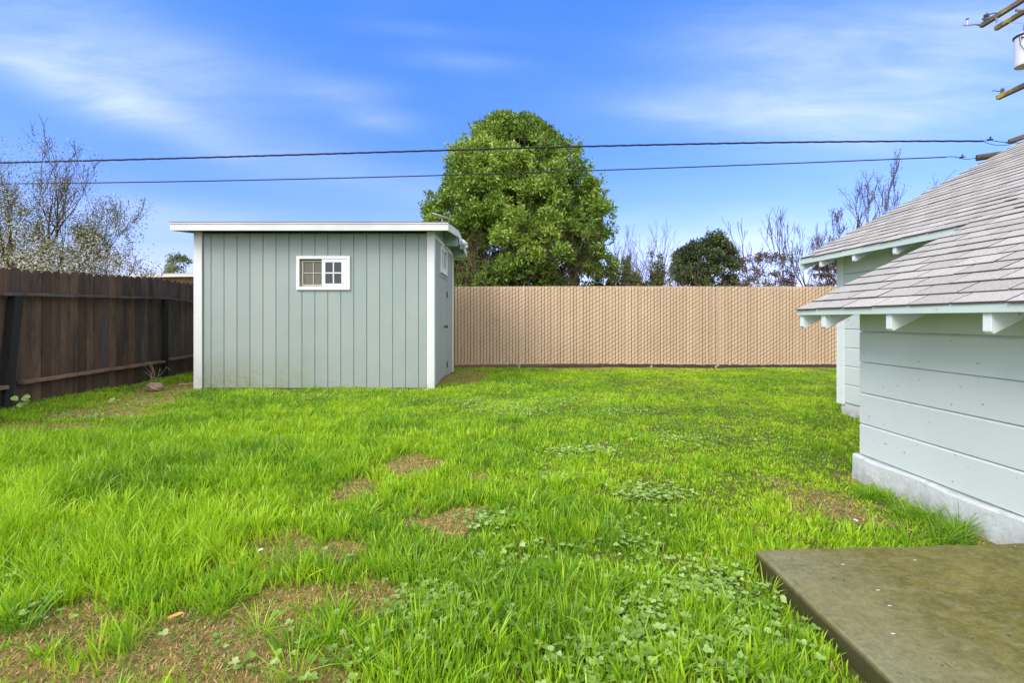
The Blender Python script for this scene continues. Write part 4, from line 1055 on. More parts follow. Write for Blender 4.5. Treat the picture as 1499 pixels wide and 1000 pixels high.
# transformer
tx, ty = 12.78, 12.0; tz0 = at(1500, 96, 12.0).z; tz1 = at(1500, 52, 12.0).z
mb = MB(); mb.lathe((tx, ty, 0), [(0.19, tz0), (0.23, tz0+0.005), (0.235, tz0+0.05), (0.235, tz1-0.03), (0.25, tz1-0.02), (0.25, tz1+0.02), (0.2, tz1+0.06), (0.06, tz1+0.10)], 28)
tk = mb.build('transformer', M['tank'], up, smooth=False)
mb = MB(); mb.lathe((tx, ty, 0), [(0.251, tz1-0.03), (0.258, tz1-0.02), (0.258, tz1+0.012), (0.251, tz1+0.022)], 28); mb.build('lid_band', M['dark_metal'], tk)
for (dx, dy) in ((-0.09, -0.06), (0.09, 0.03)):
    prof = [(0.045, tz1+0.05)]
    for k in range(4): prof += [(0.035, tz1+0.07+k*0.05), (0.065-k*0.004, tz1+0.085+k*0.05), (0.035, tz1+0.105+k*0.05)]
    prof += [(0.02, tz1+0.30), (0.004, tz1+0.33)]
    mb = MB(); mb.lathe((tx+dx, ty+dy, 0), prof, 14); mb.build('bushing', M['porcelain'], tk, smooth=True)
for k, (dy, dz) in enumerate(((-0.22, -0.12), (-0.1, -0.1), (-0.17, -0.24))):
    mb = MB(); xs_ = tx - math.sqrt(max(0, 0.235**2-dy**2)); mb.tube([(xs_+0.01, ty+dy, tz1+dz), (xs_-0.05, ty+dy-0.02, tz1+dz)], [0.024, 0.018], 8); mb.build('terminal', M['dark_metal'], tk)
mb = MB(); mb.tube([(tx-0.255, ty-0.06, tz1-0.04), (tx-0.27, ty-0.10, tz1-0.28), (tx-0.2, ty-0.18, tz1-0.50), (tx-0.02, ty-0.25, tz1-0.58)], 0.008, 6); mb.build('lead', M['cable'], tk)

def catenary(pts, Y0, Y1, n=60):
    """smooth line through photo points, heading away to the left"""
    px = np.array([p[0] for p in pts], float); py = np.array([p[1] for p in pts], float)
    co = np.polyfit(px/1000, py, 3)
    x = np.linspace(px[0], px[-1], n); y = np.polyval(co, x/1000)
    out_ = []
    for a_, b_ in zip(x, y):
        t = (px[-1]-a_)/(px[-1]-px[0]); out_.append(at(a_, b_, Y0+(Y1-Y0)*t))
    return out_
def line(name, label, pts, Y0, Y1, r, twist=0):
    c = catenary(pts, Y0, Y1, 160); mb = MB()
    if twist:
        for ph in (0, 2.09, 4.19):
            L = 0; q = []
            for i_, p in enumerate(c):
                if i_: L += (p-c[i_-1]).length
                q.append(p + Vector((0, math.cos(L*5+ph)*twist, math.sin(L*5+ph)*twist)))
            mb.tube(q, r, 5)
    else: mb.tube(c, r, 6)
    o = mb.build(name, M['cable'], None, loc=c[-1]); tag(o, label, 'power line', 'overhead lines between the left edge and the utility pole'); return c
top_pts = [(-420, 243), (0, 237.5), (200, 234), (400, 228), (650, 219), (850, 213.5), (1150, 209.5), (1440, 206)]
bot_pts = [(-420, 268), (0, 268.5), (200, 267), (400, 263), (650, 256.5), (850, 249), (1100, 242), (1385, 229.5)]
c1 = line('power_line', 'thicker twisted overhead cable, the upper of two crossing the sky', top_pts, 11.6, 11.6, 0.011, 0.013)
c2 = line('power_line', 'thinner overhead cable, the lower of two crossing the sky', bot_pts, 11.7, 11.7, 0.0135)
def drop(name, label, pts, r, Ys):
    mb = MB(); mb.tube([at(a, b, y) for (a, b), y in zip(pts, Ys)], r, 6)
    o = mb.build(name, M['cable'], None, loc=at(*pts[0], Ys[0])); tag(o, label, 'cable')
drop('cable_end', 'frayed end of the upper overhead cable beside the pole bracket', [(1438, 206), (1452, 205), (1462, 207), (1478, 208.5), (1486, 206)], 0.009, [11.6, 11.7, 11.8, 12.0, 12.1])
drop('cable_end', 'looping slack wire under the end of the upper overhead cable', [(1438, 206), (1448, 210), (1460, 212.5), (1474, 212), (1490, 208)], 0.007, [11.6, 11.7, 11.8, 12.0, 12.2])
drop('cable_end', 'short sagging end of the lower overhead cable at the dark bracket', [(1383, 229.5), (1397, 229), (1408, 232), (1418, 233), (1429, 231)], 0.009, [11.7, 11.9, 12.3, 12.8, 13.2])
for (a_, b_, yy, lab) in ((1450, 204, 11.65, 'small wire clamp on the end of the upper overhead cable'), (1409, 230, 12.3, 'small wire clamp on the end of the lower overhead cable'), (1477, 208.5, 12.0, 'grey wedge clamp of the upper overhead cable nearest the pole')):
    p = at(a_, b_, yy); mb = MB(); mb.tube([p+Vector((-0.07, 0, 0)), p, p+Vector((0.07, 0, 0.01))], [0.012, 0.024, 0.012], 7); mb.tube([p, p+Vector((0.01, 0, 0.07))], [0.014, 0.02], 6)
    tag(mb.build('wire_clamp', M['dark_metal'], None, loc=p), lab, 'clamp')

# ---------------------------------------------------------------- LAWN
def blocked(x, y):
    m = (x > SX0-0.03) & (x < SX1+0.03) & (y > SY0-0.055) & (y < SY1+0.03)
    m |= (x > X0p-0.02) & (y < 2.10) & (y > -3)
    m |= (x > 2.315) & (y < 3.36); m |= (x > 3.73) & (y < 5.56); m |= y > 10.70
    fx = np.interp(y, [p[1] for p in P], [p[0] for p in P]); m |= x < fx + 0.02
    return m
def visible(x, y):
    return (np.abs(x) < 1.08*y + 1.0) & (y > 0.9)
def height(x, y):
    lush = np.clip((-x-0.2)/1.6, 0, 1)*np.clip((5.6-y)/1.6, 0, 1)*np.clip((y-1.6)/.6, 0.3, 1)
    mid = np.exp(-((x-0.1)/1.1)**2)*np.clip((3.4-y)/1.0, 0, 1)
    h = 0.042 + 0.040*lush + 0.016*mid + 0.045*(fbm(x*1.1, y*1.1, 81, 2)-0.5) + 0.070*(vnoise(x*4.2, y*4.2, 83)-0.5)*np.clip(1.5-0.15*y, 0.5, 1.2)
    h = h*(1-0.55*bare_near(x, y))
    h = h*np.clip(1.15 - 0.25*np.clip(x-0.2, 0, 2), 0.6, 1.15)
    return np.clip(h, 0.022, 0.16)
def sample_zone(y0, y1, dens):
    W_ = 1.08*y1+1.0; n = int(2*W_*(y1-y0)*dens); x = rng.uniform(-W_, W_, n); y = rng.uniform(y0, y1, n)
    k = visible(x, y) & ~blocked(x, y); return x[k], y[k]
VB, QB, TB, AB = [], [], [], []; voff = 0
def blades(x, y, h, w, lx, ly, bend, tint, segs=3):
    """x,y base; h height; (lx,ly) lean vector; bend amount"""
    global voff
    n = len(x); z = gz(x, y); ang = rng.uniform(0, 2*np.pi, n)
    wx, wy = np.cos(ang)*w*0.5, np.sin(ang)*w*0.5
    ts = {3: [0, 0.38, 0.74, 1.0], 2: [0, 0.5, 1.0]}[segs]; wf_ = {3: [0.8, 1.0, 0.72, 0], 2: [0.9, 1.0, 0]}[segs]
    V = []
    for t, wf2 in zip(ts, wf_):
        ox = lx*h*(t*0.45 + bend*t*t); oy = ly*h*(t*0.45 + bend*t*t)
        lean2 = np.hypot(lx, ly)
        oz = h*(t - np.clip(0.38*bend*lean2, 0, .62)*t*t)
        if wf2 > 0:
            V.append(np.stack([x+ox-wx*wf2, y+oy-wy*wf2, z+oz-0.004], 1)); V.append(np.stack([x+ox+wx*wf2, y+oy+wy*wf2, z+oz-0.004], 1))
        else: V.append(np.stack([x+ox, y+oy, z+oz-0.004], 1))
    k = len(V); V = np.stack(V, 1).reshape(-1, 3); b = voff + np.arange(n)[:, None]*k
    for s in range(segs-1): QB.append(b + np.array([[2*s, 2*s+1, 2*s+3, 2*s+2]]))
    TB.append(b + np.array([[2*segs-2, 2*segs-1, 2*segs]]))
    VB.append(V); voff += n*k
    AB.append(np.repeat(np.stack([tint]*3, 1), k, 0))
def tint_base(x, y):
    t = 0.80 + 0.34*(fbm(x*1.6, y*1.6, 91, 3)-0.5)*1.6
    t = t - 0.02*np.clip((-x-0.3)/2, 0, 1) 
    return t
def grass_zone(y0, y1, clump_d, per, bg_d, w, segs):
    # tufts
    cx_, cy_ = sample_zone(y0, y1, clump_d); b = bare(cx_, cy_)
    k = rng.uniform(0, 1, len(cx_)) > b*1.0; cx_, cy_ = cx_[k], cy_[k]; bb = b[k]
    nb_ = np.maximum(3, (per*rng.uniform(0.5, 1.5, len(cx_))*(1-0.4*bb))).astype(int)
    ch = height(cx_, cy_)*rng.uniform(0.7, 1.45, len(cx_)); ct = tint_base(cx_, cy_) + rng.normal(0, 0.10, len(cx_))
    cr = rng.uniform(0.015, 0.05, len(cx_)); cl = rng.uniform(0, 2*np.pi, len(cx_)); cm = rng.uniform(0, 0.28, len(cx_))
    idx = np.repeat(np.arange(len(cx_)), nb_); n = len(idx)
    a = rng.uniform(0, 2*np.pi, n); r = cr[idx]*np.sqrt(rng.uniform(0, 1, n))
    x = cx_[idx]+np.cos(a)*r; y = cy_[idx]+np.sin(a)*r
    sp = 0.12 + 0.50*r/cr[idx]
    lx = np.cos(a)*sp*rng.uniform(0.3, 1.3, n) + np.cos(cl[idx])*cm[idx]; ly = np.sin(a)*sp*rng.uniform(0.3, 1.3, n) + np.sin(cl[idx])*cm[idx]
    h = ch[idx]*rng.uniform(0.55, 1.2, n)
    tn = np.clip(ct[idx] + rng.normal(0, 0.07, n), 0.42, 1)
    dead = rng.uniform(0, 1, n) < 0.05 + 0.12*bb[idx]; tn = np.where(dead, rng.uniform(0, 0.3, n), tn); h = np.where(dead, h*0.6, h)
    kk = ~blocked(x, y)
    x, y, h, lx, ly, tn = [v[kk] for v in (x, y, h, lx, ly, tn)]
    blades(x, y, h, w*rng.uniform(0.6, 1.3, len(x)), lx, ly, rng.uniform(0.2, 1.0, len(x)), tn, segs)
    # background fill
    x, y = sample_zone(y0, y1, bg_d); b = bare(x, y); k = rng.uniform(0, 1, len(x)) > b*0.97; x, y, b = x[k], y[k], b[k]; n = len(x)
    a = rng.uniform(0, 2*np.pi, n); m_ = rng.uniform(0, 0.65, n)
    tn = np.clip(tint_base(x, y) - 0.04 + rng.normal(0, 0.09, n), 0.40, 1); dead = rng.uniform(0, 1, n) < 0.08 + 0.45*b; tn = np.where(dead, rng.uniform(0, 0.32, n), tn)
    blades(x, y, height(x, y)*rng.uniform(0.25, 0.75, n)*(1-0.45*b), w*0.8*rng.uniform(0.6, 1.3, n), np.cos(a)*m_, np.sin(a)*m_, rng.uniform(0.1, 0.9, n), tn, segs)
    # dry thatch in the bare patches
    x, y = sample_zone(y0, y1, bg_d*2.6); b = bare(x, y); k = (b > 0.3) & (y < 10.45); x, y = x[k], y[k]; n = len(x)
    a = rng.uniform(0, 2*np.pi, n); m_ = rng.uniform(0.8, 2.4, n)
    green = rng.uniform(0, 1, n) < 0.32
    blades(x, y, rng.uniform(0.006, 0.020, n)*np.where(green, 1.5, 1), w*0.75*rng.uniform(0.5, 1.1, n), np.cos(a)*m_, np.sin(a)*m_, rng.uniform(0.0, 0.5, n), np.where(green, rng.uniform(.4, .7, n), rng.uniform(0, 0.30, n)), 2)
GD = 1.0
grass_zone(0.9, 2.4, 800*GD, 13, 7000*GD, 0.0058, 3)
grass_zone(2.4, 4.2, 560*GD, 12, 4800*GD, 0.0072, 3)
grass_zone(4.2, 6.8, 380*GD, 10, 3600*GD, 0.0082, 2)
grass_zone(6.8, 10.6, 270*GD, 8, 2500*GD, 0.0105, 2)
# a few long arching tufts round the bare spots and along the walls
tuft_px = [(445, 835, .15), (610, 850, .15), (520, 690, .12), (250, 800, .14), (380, 930, .10), (190, 955, .12), (430, 1000, .12), (560, 740, .12), (655, 700, .11), (1330, 790, .12), (1280, 775, .1), (1375, 792, .14), (1405, 775, .16), (820, 850, .14),(345, 790, .14), (700, 860, .13), (760, 905, .13), (1120, 870, .10), (60, 870, .16), (130, 850, .15), (35, 925, .14), (500, 905, .1), (245, 545, .14), (280, 560, .12), (195, 560, .1), (60, 590, .1), (150, 575, .1), (110, 583, .1)]
for k in range(150): 
    a_, b_ = rng.uniform(0, 1000), rng.uniform(700, 1000)**1.0; (b_ < 900 or a_ > 440 or rng.uniform() < .4) and tuft_px.append((a_, b_, rng.uniform(0.05, 0.11)))
for k in range(40): tuft_px.append((rng.uniform(1262, 1420), 0, rng.uniform(0.05, 0.11)))
xs2, ys2, hs2, lx2, ly2, tn2 = [], [], [], [], [], []
for (a_, b_, hh) in tuft_px:
    if b_ == 0:
        u = (a_-CX)/F; cx_ = 2.27 - rng.uniform(0, .12); cy_ = cx_/u
    else: cx_, cy_ = gnd(a_, b_)
    if bare(np.array([cx_]), np.array([cy_]))[0] > 0.75 and b_ and hh < .1: continue
    n = rng.integers(28, 55); a = rng.uniform(0, 2*np.pi, n); r = 0.035*np.sqrt(rng.uniform(0, 1, n))
    xs2.append(cx_+np.cos(a)*r); ys2.append(cy_+np.sin(a)*r); hs2.append(hh*rng.uniform(0.5, 1.15, n)); s_ = rng.uniform(0.2, 1.25, n); lx2.append(np.cos(a)*s_); ly2.append(np.sin(a)*s_)
    tn2.append(np.clip(rng.uniform(0.55, 0.85)+rng.normal(0, .06, n), .45, 1))
x, y, h, lx, ly, tn = [np.concatenate(v) for v in (xs2, ys2, hs2, lx2, ly2, tn2)]
k = ~blocked(x, y); x, y, h, lx, ly, tn = [v[k] for v in (x, y, h, lx, ly, tn)]
blades(x, y, h, rng.uniform(0.003, 0.0055, len(x)), lx, ly, rng.uniform(0.4, 1.1, len(x)), tn, 3)
grass = np_mesh('grass', np.concatenate(VB), np.concatenate(QB), np.concatenate(TB), M['grass'], attr=np.concatenate(AB))
tag(grass, 'bright green uneven lawn grass with dry straw-coloured patches', 'grass', kind='stuff')
print('grass verts', voff)

# clover and broad-leaved weeds
cl_px = [(960, 900, 170, 85, 560), (880, 950, 90, 60, 240), (560, 960, 200, 50, 120), (1080, 930, 80, 60, 160), (760, 820, 160, 50, 160), (660, 870, 60, 30, 260), (620, 900, 40, 30, 150), (1040, 850, 60, 30, 220), (760, 600, 50, 8, 500), (700, 588, 60, 6, 350), (820, 585, 60, 6, 300), (900, 600, 60, 8, 300), (850, 660, 50, 8, 220), (960, 720, 50, 10, 220), (30, 880, 45, 25, 120), (820, 700, 40, 8, 160), (130, 607, 60, 5, 200), (210, 590, 40, 4, 100), (450, 580, 130, 4, 350), (1000, 640, 80, 10, 260), (20, 640, 20, 5, 60),(720, 760,40,12,120),(900,770,60,15,160), (930, 790, 30, 10, 90)]
cv, cq, ct, ca = [], [], [], []; off = 0
def disc(c, nrm_, r, tint, nseg=6, stretch=1.0, dirv=None):
    global off
    nrm_ = nrm_/np.linalg.norm(nrm_); a = np.cross(nrm_, [0.3, 0.2, 0.9]); a /= np.linalg.norm(a)+1e-9
    if dirv is not None: a = dirv - nrm_*np.dot(dirv, nrm_); a /= np.linalg.norm(a)+1e-9
    b = np.cross(nrm_, a)
    cv.append(c + nrm_*(-0.12*r)); pts = []
    for k in range(nseg):
        t = 2*np.pi*k/nseg; rr_ = r*(1 + 0.1*np.sin(3*t)); cv.append(c + a*np.cos(t)*rr_*stretch + b*np.sin(t)*rr_)
    for k in range(nseg): ct.append((off, off+1+k, off+1+(k+1) % nseg))
    ca.extend([tint]*(nseg+1)); off += nseg+1
for (a_, b_, rx_, ry_, n_) in cl_px:
    for _ in range(n_):
        q_ = rng.normal(size=2)*0.6; p_, q2 = a_+q_[0]*rx_, b_+q_[1]*ry_
        if q2 < 480: continue
        x_, y_ = gnd(p_, q2, 0.03); 
        if blocked(np.array([x_]), np.array([y_]))[0]: continue
        far = y_ > 4; z_ = gz(x_, y_)*1.0 + rng.uniform(0.008, 0.045) + (0.01 if far else 0); tn_ = rng.uniform(0.1, 1)
        nn_ = np.array([rng.normal(0, .25), rng.normal(0, .25)-0.12, 1.0])
        if rng.uniform() < 0.65 and not far:
            a0 = rng.uniform(0, 6.28); r_ = rng.uniform(0.006, 0.010)
            for k in range(3):
                dv = np.array([np.cos(a0+k*2.094), np.sin(a0+k*2.094), 0.1]); disc(np.array([x_, y_, z_])+dv*r_*0.95, nn_+dv*-0.25, r_, tn_, 6, 1.1, dv)
        else: disc(np.array([x_, y_, z_]), nn_, rng.uniform(0.006, 0.013), tn_, 7)
clo = np_mesh('clover', np.array(cv), np.zeros((0, 4), int), np.array(ct), M['clover'], attr=np.stack([np.array(ca)]*3, 1))
tag(clo, 'low clover and round-leaved weeds growing in patches through the lawn', 'clover', kind='stuff')

# mallow weed at the fence post
def weed(px, py, label, n, h, r, seed):
    rr = random.Random(seed); x_, y_ = gnd(px, py); t = thing('leafy_weed', (x_, y_, 0), label, 'weed'); mbs = MB()
    global cv, ct, ca, off
    cv, ct, ca, off = [], [], [], 0
    for k in range(n):
        a = rr.uniform(0, 6.28); d = rr.uniform(0.2, 1)*r; hz = h*rr.uniform(0.4, 1)
        tip = Vector((x_+math.cos(a)*d, y_+math.sin(a)*d*0.6, hz)); mbs.tube([(x_, y_, -0.01), ((x_+tip.x)/2, (y_+tip.y)/2, hz*0.7), tip], 0.002, 4)
        disc(np.array(tip), np.array([rr.gauss(0, .3)+.3, -0.6, .8]), rr.uniform(0.016, 0.034), rr.uniform(.3, .9), 9)
    mbs.build('stems', M['stalk'], t)
    np_mesh('leaves', np.array(cv), np.zeros((0, 4), int), np.array(ct), M['clover'], t, attr=np.stack([np.array(ca)]*3, 1))
weed(37, 603, 'round-leaved weed growing at the foot of the leaning black fence post', 9, 0.20, 0.11, 3)
weed(163, 592, 'single pale round-leaved weed on the grass strip below the board fence', 4, 0.08, 0.05, 4)

# ---------------------------------------------------------------- small things
def rock(px, py, r, label, seed, mat='rock', sq=(1, .8, .62)):
    x_, y_ = gnd(px, py); rr = random.Random(seed); mb = MB(); n1, n2 = 9, 14; vs = []; fs = []
    for i in range(n1+1):
        th_ = math.pi*i/n1
        for k in range(n2):
            ph = 2*math.pi*k/n2; d = Vector((math.sin(th_)*math.cos(ph), math.sin(th_)*math.sin(ph), math.cos(th_)))
            w = 1 + 0.16*math.sin(d.x*4+seed)*math.cos(d.y*3.1+d.z*2) + 0.08*math.sin(d.z*9+d.x*6)
            vs.append((x_+d.x*r*w*sq[0], y_+d.y*r*w*sq[1], r*sq[2]*0.55+max(-0.6, d.z)*r*w*sq[2]))
    for i in range(n1):
        for k in range(n2):
            k2 = (k+1) % n2; fs.append((i*n2+k, i*n2+k2, (i+1)*n2+k2, (i+1)*n2+k))
    mb.add(vs, fs); o = mb.build('rock', M[mat], None, loc=(x_, y_, 0), smooth=False); tag(o, label, 'rock')
rock(226, 572, 0.125, 'squat tan rock in the weeds near the bend of the board fence', 3)
mb = MB(); p0 = gnd(262, 566); mb.tube([(p0[0], p0[1], 0.03), (p0[0]+0.12, p0[1]+.02, 0.035), (p0[0]+0.25, p0[1]+0.05, 0.07)], [0.012, 0.01, 0.006], 6)
tag(mb.build('stick', M['stalk'], None, loc=(p0[0], p0[1], 0)), 'pale curved stick lying on the soil left of the shed corner', 'stick')
# dry weed stalks by the rock
x_, y_ = gnd(228, 560); dw = thing('dry_weed', (x_, y_, 0), 'dead pale weed stalks against the board fence behind the rock', 'weed'); mb = MB(); rr = random.Random(8)
for k in range(9):
    a = rr.uniform(-1, 1); h_ = rr.uniform(0.12, 0.36)
    mb.tube([(x_+rr.uniform(-.12, .12), y_, 0), (x_+a*0.12, y_+.03, h_*0.6), (x_+a*0.22, y_+0.02, h_), (x_+a*0.33, y_, h_*rr.uniform(.75, 1.05))], [0.005, 0.0045, 0.004, 0.003], 4)
mb.build('stalks', M['stalk'], dw)
mb = MB(); rr = random.Random(77)
def clod(x_, y_, r):
    z_ = float(gz(x_, y_)); dirs = [(1,0,0),(0,1,0),(-1,0,0),(0,-1,0),(0,0,1),(0,0,-1)]
    vs = [(x_+d[0]*r*rr.uniform(.7,1.3), y_+d[1]*r*rr.uniform(.7,1.3), z_+r*0.3+d[2]*r*rr.uniform(.4,.8)) for d in dirs]
    mb.add(vs, [(0,1,4),(1,2,4),(2,3,4),(3,0,4),(1,0,5),(2,1,5),(3,2,5),(0,3,5)])
for (px, py, rx, ry, n) in ((1205, 738, 55, 14, 130), (1240, 755, 40, 9, 80), (1335, 748, 40, 16, 90), (1182, 905, 18, 22, 60), (345, 935, 110, 35, 70), (675, 553, 40, 6, 60), (240, 575, 60, 8, 70), (130, 608, 110, 8, 70), (1430, 793, 30, 5, 50), (900, 540, 400, 2.5, 240)):
    for _ in range(n):
        x_, y_ = gnd(px+rr.gauss(0, .5)*rx, py+rr.gauss(0, .5)*ry)
        if not blocked(np.array([x_]), np.array([y_]))[0]: clod(x_, y_, rr.uniform(0.003, 0.009)*(1.5 if y_ > 5 else 1))
tag(mb.build('gravel', M['rock'], None, loc=(0, 3, 0), fix=False), 'small stones and soil crumbs scattered on the bare patches', 'gravel', kind='stuff')
def flake(name, label, cat, px, py, w, l, mat, seed, z=0.03):
    rr = random.Random(seed); x_, y_ = gnd(px, py, z); a = rr.uniform(0, 3.1); mb = MB(); n = 10; top_ = []
    for k in range(n):
        t = 2*math.pi*k/n; rx_ = l/2*math.cos(t)*(1+rr.uniform(-.15, .15)); ry_ = w/2*math.sin(t)*(1+rr.uniform(-.2, .2))
        top_.append((x_+rx_*math.cos(a)-ry_*math.sin(a), y_+rx_*math.sin(a)+ry_*math.cos(a), z + 0.35*abs(ry_)+0.15*rx_))
    c0 = (x_, y_, z-0.002); vs = [c0]+top_+[(p[0], p[1], p[2]-0.0015) for p in top_]+[(x_, y_, z-0.0035)]
    fs = [(0, 1+k, 1+(k+1) % n) for k in range(n)] + [(2*n+1, n+1+(k+1) % n, n+1+k) for k in range(n)] + [(1+k, n+1+k, n+1+(k+1) % n, 1+(k+1) % n) for k in range(n)]
    mb.add(vs, fs); tag(mb.build(name, M[mat], None, loc=(x_, y_, 0)), label, cat)
flake('fallen_leaf', 'orange dead leaf on the big straw patch at the bottom left', 'leaf', 257, 902, 0.022, 0.05, 'dead_leaf', 1)
flake('fallen_leaf', 'pale orange dead leaf below the two white scraps', 'leaf', 344, 826, 0.016, 0.034, 'dead_leaf', 2, 0.04)
flake('plastic_scrap', 'white scrap on the bare soil, right one of the pair', 'litter', 381, 806, 0.02, 0.028, 'litter', 3, 0.04)
flake('plastic_scrap', 'white scrap on the bare soil, left one of the pair', 'litter', 358, 812, 0.016, 0.02, 'litter', 4, 0.045)
flake('plastic_scrap', 'white chip on the bare soil between the lawn and the house wall', 'litter', 1253, 762, 0.016, 0.022, 'litter', 6, 0.02)

# ---------------------------------------------------------------- WORLD
w = bpy.data.worlds.new('World'); sc.world = w; w.use_nodes = True
nt = w.node_tree; nt.nodes.clear()
def wn(t, **k):
    n = nt.nodes.new(t)
    for a, b in k.items(): setattr(n, a, b)
    return n
SUN_EL, SUN_AZ = R(44), R(226)      # azimuth from +Y clockwise: behind the camera, a little left
outw = wn('ShaderNodeOutputWorld'); bg = wn('ShaderNodeBackground'); sky = wn('ShaderNodeTexSky')
sky.sky_type = 'NISHITA'; sky.sun_disc = False; sky.sun_elevation = SUN_EL; sky.sun_rotation = SUN_AZ
sky.altitude = 100; sky.air_density = 1.0; sky.dust_density = 0.6; sky.ozone_density = 1.6
def wm(op, a, b=0.0, c=None, clamp=False):
    m = wn('ShaderNodeMath', operation=op, use_clamp=clamp)
    for s, v in zip(m.inputs, (a, b, c)):
        if v is None: continue
        if hasattr(v, 'links'): nt.links.new(v, s)
        else: s.default_value = v
    return m.outputs[0]
def wmix(f, a, b, mode='MIX'):
    m = wn('ShaderNodeMix', data_type='RGBA', blend_type=mode)
    for s, v in ((m.inputs[0], f), (m.inputs[6], a), (m.inputs[7], b)):
        if hasattr(v, 'links'): nt.links.new(v, s)
        elif hasattr(v, '__len__'): s.default_value = (*v, 1)
        else: s.default_value = v
    return m.outputs[2]
tc = wn('ShaderNodeTexCoord'); sp = wn('ShaderNodeSeparateXYZ'); nt.links.new(tc.outputs['Generated'], sp.inputs[0])
dx, dy, dz = sp.outputs
dys = wm('MAXIMUM', dy, 0.08)
U = wm('DIVIDE', dx, dys); V = wm('DIVIDE', dz, dys)
front = wm('MULTIPLY', wm('SUBTRACT', dy, 0.1), 6.0, clamp=True)
cmb = wn('ShaderNodeCombineXYZ'); nt.links.new(U, cmb.inputs[0]); nt.links.new(V, cmb.inputs[1])
def wnoise(scale, detail, rough, rot, stretch, dist=0.0):
    mp = wn('ShaderNodeMapping'); mp.inputs['Rotation'].default_value = (0, 0, rot); mp.inputs['Scale'].default_value = stretch
    nt.links.new(cmb.outputs[0], mp.inputs[0]); n = wn('ShaderNodeTexNoise'); n.inputs['Scale'].default_value = scale; n.inputs['Detail'].default_value = detail; n.inputs['Roughness'].default_value = rough; n.inputs['Distortion'].default_value = dist
    nt.links.new(mp.outputs[0], n.inputs['Vector']); return n.outputs['Fac']
nA = wnoise(2.2, 6, 0.55, 0.35, (0.8, 3.2, 1), 0.5)
nC = wnoise(5.5, 7, 0.62, 0.42, (0.45, 2.6, 1), 1.2)
nB = wnoise(1.3, 5, 0.55, 0.1, (0.7, 2.0, 1), 0.8)
# cloud wisps: (px, py, half-length px, half-width px, angle deg (down to the right +), strength)
cl = [(-10, 82, 140, 30, 24, .30), (110, 128, 140, 30, 24, .42), (210, 160, 110, 26, 24, .42), (300, 200, 100, 24, 28, .25), (150, 80, 220, 60, 14, .42), (60, 40, 220, 60, 8, .35), (250, 110, 200, 60, 20, .25), (490, 133, 80, 17, 2, .36), (555, 175, 55, 16, 6, .36),
      (690, 90, 80, 14, 3, .24), (1100, 160, 160, 32, -2, .46), (1250, 170, 200, 40, 2, .45), (1000, 165, 80, 12, 6, .2), (1120, 55, 140, 70, 5, .25), (1400, 120, 250, 110, -8, .48), (1450, 30, 180, 80, 0, .36), (1250, 80, 220, 70, 0, .28), (640, 45, 120, 12, 5, .12),
      (240, 315, 160, 22, 4, .35), (600, 275, 170, 30, 14, .25), (380, 220, 180, 40, 20, .25), (1000, 375, 110, 32, 0, .7), (1110, 360, 60, 30, 0, .7), (750, 420, 900, 70, 0, .60), (1200, 330, 260, 60, 0, .32)]
tot = None
for (px, py, L_, W_, ang, st) in cl:
    u0, v0 = (px-CX)/F, (CY-py)/F; a = -R(ang); ca_, sa_ = math.cos(a), math.sin(a)
    du = wm('SUBTRACT', U, u0); dv = wm('SUBTRACT', V, v0)
    p = wm('ADD', wm('MULTIPLY', du, ca_*F/L_), wm('MULTIPLY', dv, sa_*F/L_)); q = wm('ADD', wm('MULTIPLY', du, -sa_*F/W_), wm('MULTIPLY', dv, ca_*F/W_))
    e = wm('POWER', 2.718, wm('MULTIPLY', wm('ADD', wm('MULTIPLY', p, p), wm('MULTIPLY', q, q)), -0.9))
    e = wm('MULTIPLY', e, st); tot = e if tot is None else wm('ADD', tot, e)
mod = wm('ADD', wm('MULTIPLY', nA, 1.5), wm('MULTIPLY', nB, 0.9)); mod = wm('SUBTRACT', mod, 0.45)
cloud = wm('MULTIPLY', wm('MULTIPLY', tot, mod, clamp=False), front)
gen = wm('MULTIPLY', wm('SUBTRACT', nB, 0.45), 0.35, clamp=True)
cloud = wm('ADD', cloud, wm('MULTIPLY', gen, front), clamp=True)
hs = wn('ShaderNodeHueSaturation'); hs.inputs['Hue'].default_value = 0.503; hs.inputs['Saturation'].default_value = 1.20; hs.inputs['Value'].default_value = 1.02
nt.links.new(sky.outputs[0], hs.inputs['Color'])
rp = wn('ShaderNodeValToRGB'); nt.links.new(dz, rp.inputs[0])
rp.color_ramp.elements[0].position = 0.0; rp.color_ramp.elements[0].color = (0.55, 0.45, 0.76, 1)
rp.color_ramp.elements[1].position = 0.55; rp.color_ramp.elements[1].color = (0.48, 0.76, 1.15, 1)
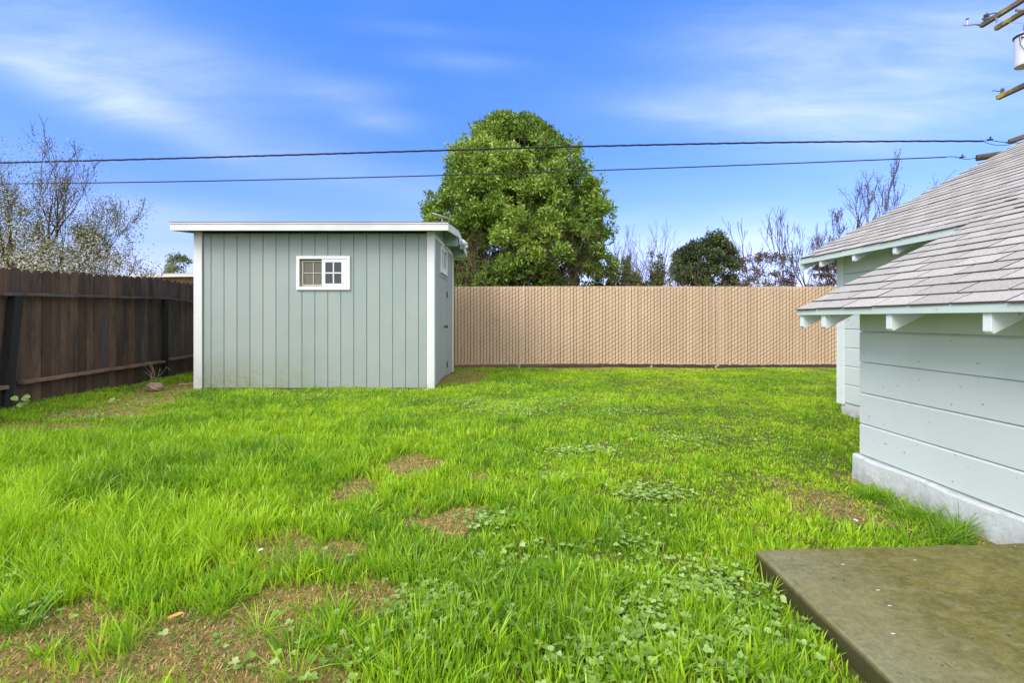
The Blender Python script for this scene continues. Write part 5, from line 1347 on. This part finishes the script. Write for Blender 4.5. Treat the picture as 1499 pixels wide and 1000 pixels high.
skyc = wmix(1.0, hs.outputs[0], rp.outputs[0], 'MULTIPLY')
cloud = wm('MULTIPLY', wm('MULTIPLY', cloud, 0.50), wm('MULTIPLY_ADD', nC, 1.3, 0.28))
# bright unseen overcast added overhead and behind the camera for neutral fill light
back = wm('MULTIPLY', wm('SUBTRACT', 0.35, dy), 3.0, clamp=True)
n3 = wn('ShaderNodeTexNoise'); n3.inputs['Scale'].default_value = 2.0; n3.inputs['Detail'].default_value = 5; nt.links.new(tc.outputs['Generated'], n3.inputs['Vector'])
cloud = wm('MAXIMUM', cloud, wm('MULTIPLY', back, wm('MULTIPLY_ADD', n3.outputs['Fac'], 0.5, 0.5)), clamp=True)
ccol = wmix(back, (4.2, 4.5, 5.8), (7.0, 7.1, 7.2))
fin = wmix(cloud, skyc, ccol)
nt.links.new(fin, bg.inputs[0]); bg.inputs[1].default_value = 0.145
nt.links.new(bg.outputs[0], outw.inputs[0])

sun = bpy.data.lights.new('sun', 'SUN'); sun.energy = 1.5; sun.angle = R(32); sun.color = (1.0, 0.955, 0.88)
so = bpy.data.objects.new('sun', sun); COL.objects.link(so)
dirv = Vector((math.sin(SUN_AZ)*math.cos(SUN_EL), math.cos(SUN_AZ)*math.cos(SUN_EL), math.sin(SUN_EL)))
so.rotation_euler = dirv.to_track_quat('Z', 'Y').to_euler(); so.location = dirv*40

# ---------------------------------------------------------------- CAMERA
cam = bpy.data.cameras.new('camera'); co = bpy.data.objects.new('camera', cam); COL.objects.link(co)
co.location = (0, 0, CH); co.rotation_euler = (R(90), 0, 0)
cam.sensor_fit = 'HORIZONTAL'; cam.sensor_width = 36; cam.lens = F/1499*36
cam.shift_x = 0.0; cam.shift_y = -(500-CY)/1499
cam.clip_start = 0.05; cam.clip_end = 2000
sc.camera = co
vs_ = sc.view_settings; vs_.view_transform = 'Standard'; vs_.look = 'None'; vs_.exposure = 1.04; vs_.gamma = 1
sc.cycles.max_bounces = 8; sc.cycles.transparent_max_bounces = 12; sc.cycles.use_denoising = True; sc.render.filter_size = 1.1
